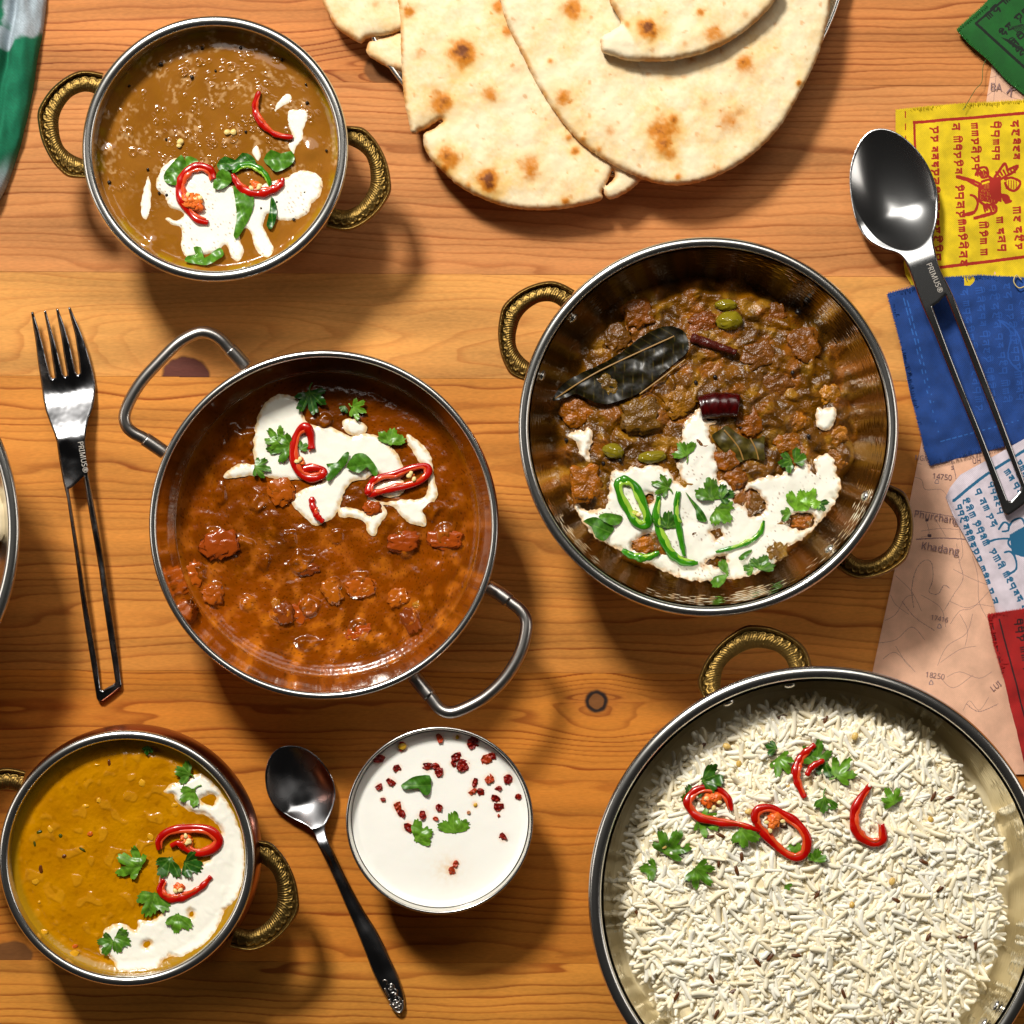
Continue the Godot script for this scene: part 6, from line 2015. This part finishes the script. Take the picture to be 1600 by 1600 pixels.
	var wf := put("prayer_flag", slab([flat(wp, hw)], [], 0.0009, func(x, z, d):
		var q := Vector2(x, z)
		var dd := q.distance_to(Geometry2D.get_closest_point_to_segment(q, fold_a, fold_b))
		var k := minf(dd / 0.006, 1.0)
		return 0.0024 + 0.005 * sqrt(maxf(1.0 - (1.0 - k) * (1.0 - k), 0.0)) - 0.0012 * smoothstep(0.006, 0.03, dd) + 0.0008 * ns.get_noise_2d(x * 30.0, z * 30.0), func(x, z, d): return Color.WHITE, 0.0012, 0.0, 1.0, print_uv(wo, ws, hw)), printed("white cotton"))
	tag(wf, "white prayer flag with blue script, its edge rolled over, on the map", "prayer flag", "prayer flags along the map")
	# --- red flag
	var ro := Vector2(1530, 930)
	var rs := Vector2(190, 320)
	new_print(ro, rs, 2.6, Color(0.6, 0.055, 0.045), 12, 0.2)
	pen_c = Color(0.16, 0.03, 0.05)
	for k in 14:
		pen(Vector2(1551 + k * 3.2, 975 + k * 17), Vector2(1553 + k * 3.2, 984 + k * 17), 1.5)
	pen(Vector2(1562, 968), Vector2(1632, 1240), 2.2)
	for k in 4:
		text_line(Vector2(1590 + k * 24, 968), Vector2(1640 + k * 24, 1220), 13.0, g, 2.0)
	var hr := 0.0092
	var rp := PackedVector2Array([Vector2(1543, 960), Vector2(1575, 955), Vector2(1620, 948), Vector2(1712, 940), Vector2(1712, 1240), Vector2(1612, 1240), Vector2(1600, 1192), Vector2(1585, 1130), Vector2(1568, 1060), Vector2(1553, 1010)])
	var rf := put("prayer_flag", slab([flat(rp, hr)], [], 0.0011, func(x, z, d): return hr + 0.0013 * ns.get_noise_2d(x * 34.0, z * 30.0) + 0.0007 * ns.get_noise_2d(x * 80.0, z * 80.0), func(x, z, d): return Color.WHITE, 0.0005, 0.0002, 600.0, print_uv(ro, rs, hr)), printed("red cotton"))
	tag(rf, "red prayer flag with black stitching below the white one by the rice bowl", "prayer flag", "prayer flags along the map")
	fray(rf, PackedVector2Array([Vector2(1700, 941), Vector2(1620, 948), Vector2(1575, 955), Vector2(1543, 960), Vector2(1553, 1010), Vector2(1568, 1060)]), hr, 1.0, 2.2, 7.0, lin(170, 18, 16), 3)
	# --- green flag
	var go := Vector2(1480, -60)
	var gs := Vector2(240, 240)
	new_print(go, gs, 3.0, Color(0.06, 0.33, 0.1), 15, 0.2)
	pen_c = Color(0.03, 0.08, 0.03)
	var Gt := func(x: float, y: float) -> Vector2: return Vector2(1480 + x / 8.89, y / 8.89)
	pen(Gt.call(400, 325), Gt.call(1300, -440), 2.6)
	pen(Gt.call(405, 325), Gt.call(1400, 1230), 3.2)
	for l in [[560, 240, 1200, -340], [760, 480, 1500, -200], [900, 640, 1700, -60], [1000, 760, 1800, 60]]:
		text_line(Gt.call(l[0], l[1]), Gt.call(l[2], l[3]), 13.0, g, 2.2)
	for k in 9:
		pen(Gt.call(890 + k * 18, 370 - k * 4), Gt.call(1000 + k * 18, 470 - k * 14), 0.9)
		pen(Gt.call(760 + k * 24, 520 + k * 18), Gt.call(880 + k * 24, 560 + k * 18), 1.0)
	var hg := 0.006
	var gp := PackedVector2Array([Vector2(1495, 46), Vector2(1510, 32), Vector2(1541, 4), Vector2(1562, -30), Vector2(1640, -60), Vector2(1712, -50), Vector2(1712, 170), Vector2(1640, 180), Vector2(1600, 145), Vector2(1575, 125), Vector2(1545, 93), Vector2(1515, 68)])
	var gf := put("prayer_flag", slab([flat(gp, hg)], [], 0.001, func(x, z, d): return hg + 0.0016 * ns.get_noise_2d(x * 26.0, z * 26.0) - 0.0022 * exp(-d / 0.004), func(x, z, d): return Color.WHITE, 0.0006, 0.0002, 700.0, print_uv(go, gs, hg)), printed("green cotton"))
	tag(gf, "green prayer flag with black print in the upper corner above the yellow one", "prayer flag", "prayer flags along the map")
	fray(gf, PackedVector2Array([Vector2(1541, 4), Vector2(1510, 32), Vector2(1495, 46), Vector2(1515, 68), Vector2(1545, 93), Vector2(1575, 125), Vector2(1600, 145), Vector2(1640, 180)]), hg, 1.0, 2.2, 3.6, lin(40, 120, 44), 4)
	var th := MB.new()
	var loose := PackedVector3Array()
	for p in smooth(PackedVector2Array([Vector2(1541, 92), Vector2(1536, 105), Vector2(1534, 128), Vector2(1524, 140), Vector2(1512, 160), Vector2(1505, 172)]), false, 6):
		loose.append(pw(p.x, p.y, 0.0045))
	tube(th, loose, false, 4, func(_u): return Vector2(0.00016, 0.00016), lin(70, 100, 50))
	put("loose_thread", th, M.cloth, gf)
	var th2 := MB.new()
	var loose2 := PackedVector3Array()
	for p in smooth(PackedVector2Array([Vector2(1596, 437), Vector2(1588, 430), Vector2(1584, 440), Vector2(1592, 450), Vector2(1604, 446)]), false, 6):
		loose2.append(pw(p.x, p.y, 0.006))
	tube(th2, loose2, false, 4, func(_u): return Vector2(0.0003, 0.0003), lin(206, 186, 120))
	put("loose_thread", th2, M.cloth, bf)
	# --- green and white scarf in the upper left corner
	var hs := 0.012
	var sp := PackedVector2Array([Vector2(72, -120), Vector2(66, 0), Vector2(61, 40), Vector2(52, 90), Vector2(48, 120), Vector2(36, 180), Vector2(28, 215), Vector2(14, 258), Vector2(0, 296), Vector2(-40, 380), Vector2(-260, 360), Vector2(-260, -120)])
	var sf := put("scarf", slab([flat(sp, hs)], [], 0.0006, func(x, z, d):
		var u := pw(12, 60, hs)
		var q := Vector2(x - u.x, z - u.z).rotated(-0.16)
		return 0.0035 + 0.0085 * sqrt(1.0 - pow(1.0 - minf(d / 0.012, 1.0), 2.0)) - 0.005 * exp(-pow(q.x / 0.0022, 2.0)) + 0.0022 * ns.get_noise_2d(x * 60.0, z * 22.0) + 0.0012 * ns.get_noise_2d(x * 150.0, z * 60.0),
		func(x, z, d):
			var n := nf.get_noise_2d(x * 26.0 + 1.3, z * 26.0 + 5.0) + 0.25 * nf.get_noise_2d(x * 120.0, z * 120.0)
			# white patches: near the upper edge, and along the lower right border
			var e := pw(45, 15, hs)
			var white_a := 1.0 - smoothstep(0.85, 1.1, Vector2((x - e.x) / 0.011, (z - e.z) / 0.0125).length() + n * 0.6)
			var f: float = (z - pw(0, 60, hs).z) / 0.07
			var white_b := smoothstep(0.62, 0.3, d / 0.009 - 0.1 - clampf(f - 0.9, 0, 2) * 0.9 + n * 0.7) * smoothstep(0.75, 1.05, f)
			var e3 := pw(6, 60, hs)
			var white_c := 1.0 - smoothstep(0.7, 1.1, Vector2((x - e3.x) / 0.004, (z - e3.z) / 0.005).length() + n * 0.8)
			var k := clampf(maxf(white_a, maxf(white_b, white_c)), 0, 1)
			var weave := 1.0 + 0.16 * sin(x * 5200.0 + z * 1200.0) * sin(z * 5200.0 - x * 1200.0) + 0.2 * ns.get_noise_2d(x * 1800.0, z * 1800.0)
			var col := lin(6, 104, 72).lerp(lin(160, 172, 180), k)
			return Color(col.r * weave, col.g * weave, col.b * weave), 0.003), M.cloth)
	tag(sf, "folded green and white patterned scarf in the upper left corner", "scarf")


# ---------------------------------------------------------------- fork and spoons
func along(p: Vector2, a: Vector2, b: Vector2) -> float:
	return (p - a).dot(b - a) / (b - a).length_squared()


func rail(t: float, stops: Array) -> float:
	for k in stops.size() - 1:
		if t <= stops[k + 1][0]:
			var f: float = clampf((t - stops[k][0]) / (stops[k + 1][0] - stops[k][0]), 0, 1)
			f = f * f * (3.0 - 2.0 * f)
			return lerpf(stops[k][1], stops[k + 1][1], f)
	return stops[-1][1]


func cutlery():
	# --- fork
	var fo := func(a: Array) -> PackedVector2Array: return spots(0, 460, 2.423, a)
	var hf := 0.006
	var head := flat(fo.call([123, 70, 131, 67, 148, 128, 166, 210, 188, 312, 196, 319, 204, 314, 200, 270, 190, 190, 180, 120, 171, 64, 179, 62, 198, 140, 218, 220, 236, 304, 243, 311, 251, 306, 244, 250, 232, 160, 217, 57, 225, 55, 246, 120, 266, 200, 284, 296, 291, 304, 299, 298, 296, 240, 284, 150, 263, 52, 271, 50, 302, 130, 326, 200, 346, 275, 357, 340, 357, 390, 352, 430, 342, 465, 335, 510, 332, 560, 336, 620, 344, 690, 360, 780, 395, 990, 432, 1270, 457, 1482, 453, 1494, 420, 1522, 386, 1546, 372, 1546, 362, 1532, 350, 1450, 320, 1230, 285, 950, 262, 770, 246, 700, 232, 620, 224, 560, 213, 528, 190, 480, 172, 440, 160, 395, 152, 340, 143, 260, 134, 170]), hf)
	var slot := flat(fo.call([268, 738, 285, 728, 325, 690, 329, 720, 350, 860, 380, 1050, 410, 1290, 433, 1468, 428, 1476, 384, 1500, 377, 1496, 366, 1400, 340, 1220, 310, 1020, 285, 850]), hf)
	var fa := Vector2(pw(75, 485, hf).x, pw(75, 485, hf).z)
	var fb := Vector2(pw(170, 1090, hf).x, pw(170, 1090, hf).z)
	var fork := put("fork", slab([head], [slot], 0.00042, func(x, z, d):
		var t := along(Vector2(x, z), fa, fb)
		return rail(t, [[0.0, 0.0105], [0.1, 0.0065], [0.2, 0.0035], [0.345, 0.0136], [0.43, 0.0136], [0.7, 0.0098], [1.0, 0.0034]]) - 0.0006 * pow(1.0 - minf(d / 0.0009, 1.0), 2.0) + 0.00003 * ns.get_noise_2d(x * 300.0, z * 300.0),
		func(x, z, d): return Color.WHITE, 0.0013, 0.0, 1.0, null, true), M.cutlery)
	tag(fork, "steel fork with an open frame handle lying on the wood", "fork")
	lettering(fork, "PRIMUS®", Vector2(129.5, 714), 80, 8.0, 0.01372, M.engraved, 0.0002)
	# --- large spoon
	var hs := 0.012
	var out := flat(smooth(PackedVector2Array([Vector2(1376, 200), Vector2(1356, 207), Vector2(1340, 228), Vector2(1330, 258), Vector2(1328, 288), Vector2(1332, 322), Vector2(1340, 350), Vector2(1355, 375), Vector2(1378, 390), Vector2(1400, 398), Vector2(1412, 412), Vector2(1424, 442), Vector2(1436, 476), Vector2(1460, 530), Vector2(1500, 625), Vector2(1540, 722), Vector2(1566, 794), Vector2(1572, 804), Vector2(1580, 803), Vector2(1600, 788), Vector2(1609, 778), Vector2(1604, 760), Vector2(1570, 672), Vector2(1530, 570), Vector2(1504, 508), Vector2(1484, 460), Vector2(1466, 424), Vector2(1459, 398), Vector2(1456, 372), Vector2(1464, 340), Vector2(1466, 305), Vector2(1458, 275), Vector2(1444, 248), Vector2(1424, 224), Vector2(1400, 206)]), true, 3), hs)
	var slot2 := flat(PackedVector2Array([Vector2(1453, 481), Vector2(1462, 475), Vector2(1474, 463), Vector2(1490, 502), Vector2(1530, 600), Vector2(1570, 698), Vector2(1596, 760), Vector2(1594, 767), Vector2(1580, 783), Vector2(1575, 782), Vector2(1560, 745), Vector2(1520, 648), Vector2(1480, 550)]), hs)
	var ca := Vector2(pw(1393, 292, hs).x, pw(1393, 292, hs).z)
	var sa := Vector2(pw(1372, 200, hs).x, pw(1372, 200, hs).z)
	var sb := Vector2(pw(1590, 795, hs).x, pw(1590, 795, hs).z)
	var dir := (sb - sa).normalized()
	var spoon := put("spoon", slab([out], [slot2], 0.00045, func(x, z, d):
		var t := along(Vector2(x, z), sa, sb)
		var q := Vector2(x, z) - ca
		var e := Vector2(q.dot(dir) / 0.0325, q.dot(dir.orthogonal()) / 0.0198)
		var dip := 0.0062 * maxf(0.0, 1.0 - pow(e.length(), 2.2))
		return rail(t, [[0.0, 0.0125], [0.2, 0.0118], [0.355, 0.0192], [0.45, 0.0192], [0.7, 0.0155], [1.0, 0.0118]]) - dip - 0.0005 * pow(1.0 - minf(d / 0.0008, 1.0), 2.0),
		func(x, z, d): return Color.WHITE, 0.0013, 0.0, 1.0, null, true), M.spoon)
	tag(spoon, "large steel spoon with an open frame handle lying on the flags", "spoon")
	lettering(spoon, "PRIMUS®", Vector2(1460.5, 434), 67, 8.0, 0.01932, M.engraved, 0.0002)
	# --- teaspoon
	var ht := 0.006
	var to := func(a: Array) -> PackedVector2Array: return spots(390, 1110, 3.266, a)
	var tout := flat(smooth(to.call([200, 181, 150, 192, 105, 235, 82, 300, 80, 360, 92, 425, 120, 480, 165, 522, 215, 552, 262, 572, 305, 596, 328, 625, 348, 670, 380, 735, 430, 845, 490, 990, 550, 1130, 600, 1265, 640, 1370, 700, 1482, 740, 1535, 766, 1550, 784, 1536, 791, 1500, 782, 1440, 752, 1350, 718, 1275, 655, 1135, 590, 1030, 540, 940, 490, 840, 440, 730, 405, 660, 388, 610, 392, 575, 412, 530, 430, 475, 438, 420, 428, 365, 400, 305, 355, 248, 300, 205, 250, 185]), true, 3), ht)
	var tc := Vector2(pw(390 + 258 / 3.266, 1110 + 378 / 3.266, ht).x, pw(390 + 258 / 3.266, 1110 + 378 / 3.266, ht).z)
	var ta := Vector2(pw(390 + 190 / 3.266, 1110 + 182 / 3.266, ht).x, pw(390 + 190 / 3.266, 1110 + 182 / 3.266, ht).z)
	var tb := Vector2(pw(390 + 775 / 3.266, 1110 + 1550 / 3.266, ht).x, pw(390 + 775 / 3.266, 1110 + 1550 / 3.266, ht).z)
	var bd := Vector2.from_angle(deg_to_rad(62))
	var tea_h := func(x: float, z: float, d: float) -> float:
		var t := along(Vector2(x, z), ta, tb)
		var q := Vector2(x, z) - tc
		var e := Vector2(q.dot(bd) / 0.0225, q.dot(bd.orthogonal()) / 0.0160)
		var dip := 0.0048 * maxf(0.0, 1.0 - pow(e.length(), 2.2))
		var ridge := 0.0016 * (1.0 - exp(-d / 0.002)) * smoothstep(0.33, 0.42, t)
		return rail(t, [[0.0, 0.0068], [0.2, 0.0066], [0.3, 0.0095], [0.36, 0.0118], [0.6, 0.0082], [1.0, 0.0024]]) - dip + ridge - 0.0004 * pow(1.0 - minf(d / 0.0007, 1.0), 2.0)
	var tea := put("teaspoon", slab([tout], [], 0.00042, tea_h, func(x, z, d): return Color.WHITE, 0.0012, 0.0, 1.0, null, true), M.cutlery)
	tag(tea, "dark worn teaspoon with an ornamented handle between the soup and the yogurt", "teaspoon")
	var orn := MB.new()
	var curls := [[680, 1380, 692, 1374, 704, 1384, 700, 1398], [712, 1400, 728, 1396, 736, 1412, 722, 1428, 708, 1418], [740, 1420, 752, 1432, 748, 1450], [720, 1444, 738, 1440, 752, 1456, 742, 1468], [760, 1462, 770, 1476, 762, 1492], [734, 1484, 748, 1478, 758, 1496, 746, 1506], [772, 1494, 774, 1514, 762, 1526], [740, 1518, 754, 1520, 764, 1540], [712, 1474, 724, 1496, 738, 1516], [782, 1480, 784, 1510, 774, 1538, 756, 1542, 738, 1528, 716, 1500], [690, 1416, 700, 1440, 712, 1462]]
	for q in curls:
		var pts := PackedVector3Array()
		for p in smooth(to.call(q), false, 4):
			var w := pw(p.x, p.y, 0.004)
			pts.append(Vector3(w.x, tea_h.call(w.x, w.z, 0.002) + 0.0001, w.z))
		tube(orn, pts, false, 6, func(u): return Vector2(0.00062, 0.0006) * (0.6 + 0.4 * sin(PI * u)))
	for q in [[722, 1412], [745, 1450], [752, 1492], [764, 1510], [734, 1502]]:
		var p: Vector2 = to.call(q)[0]
		var w := pw(p.x, p.y, 0.004)
		lump(orn, Vector3(w.x, tea_h.call(w.x, w.z, 0.002) + 0.0002, w.z), Vector3.ONE * 0.0009, 0, 0.1, q[0], 10, 7, Color.WHITE)
	put("ornament", orn, M.wire, tea)
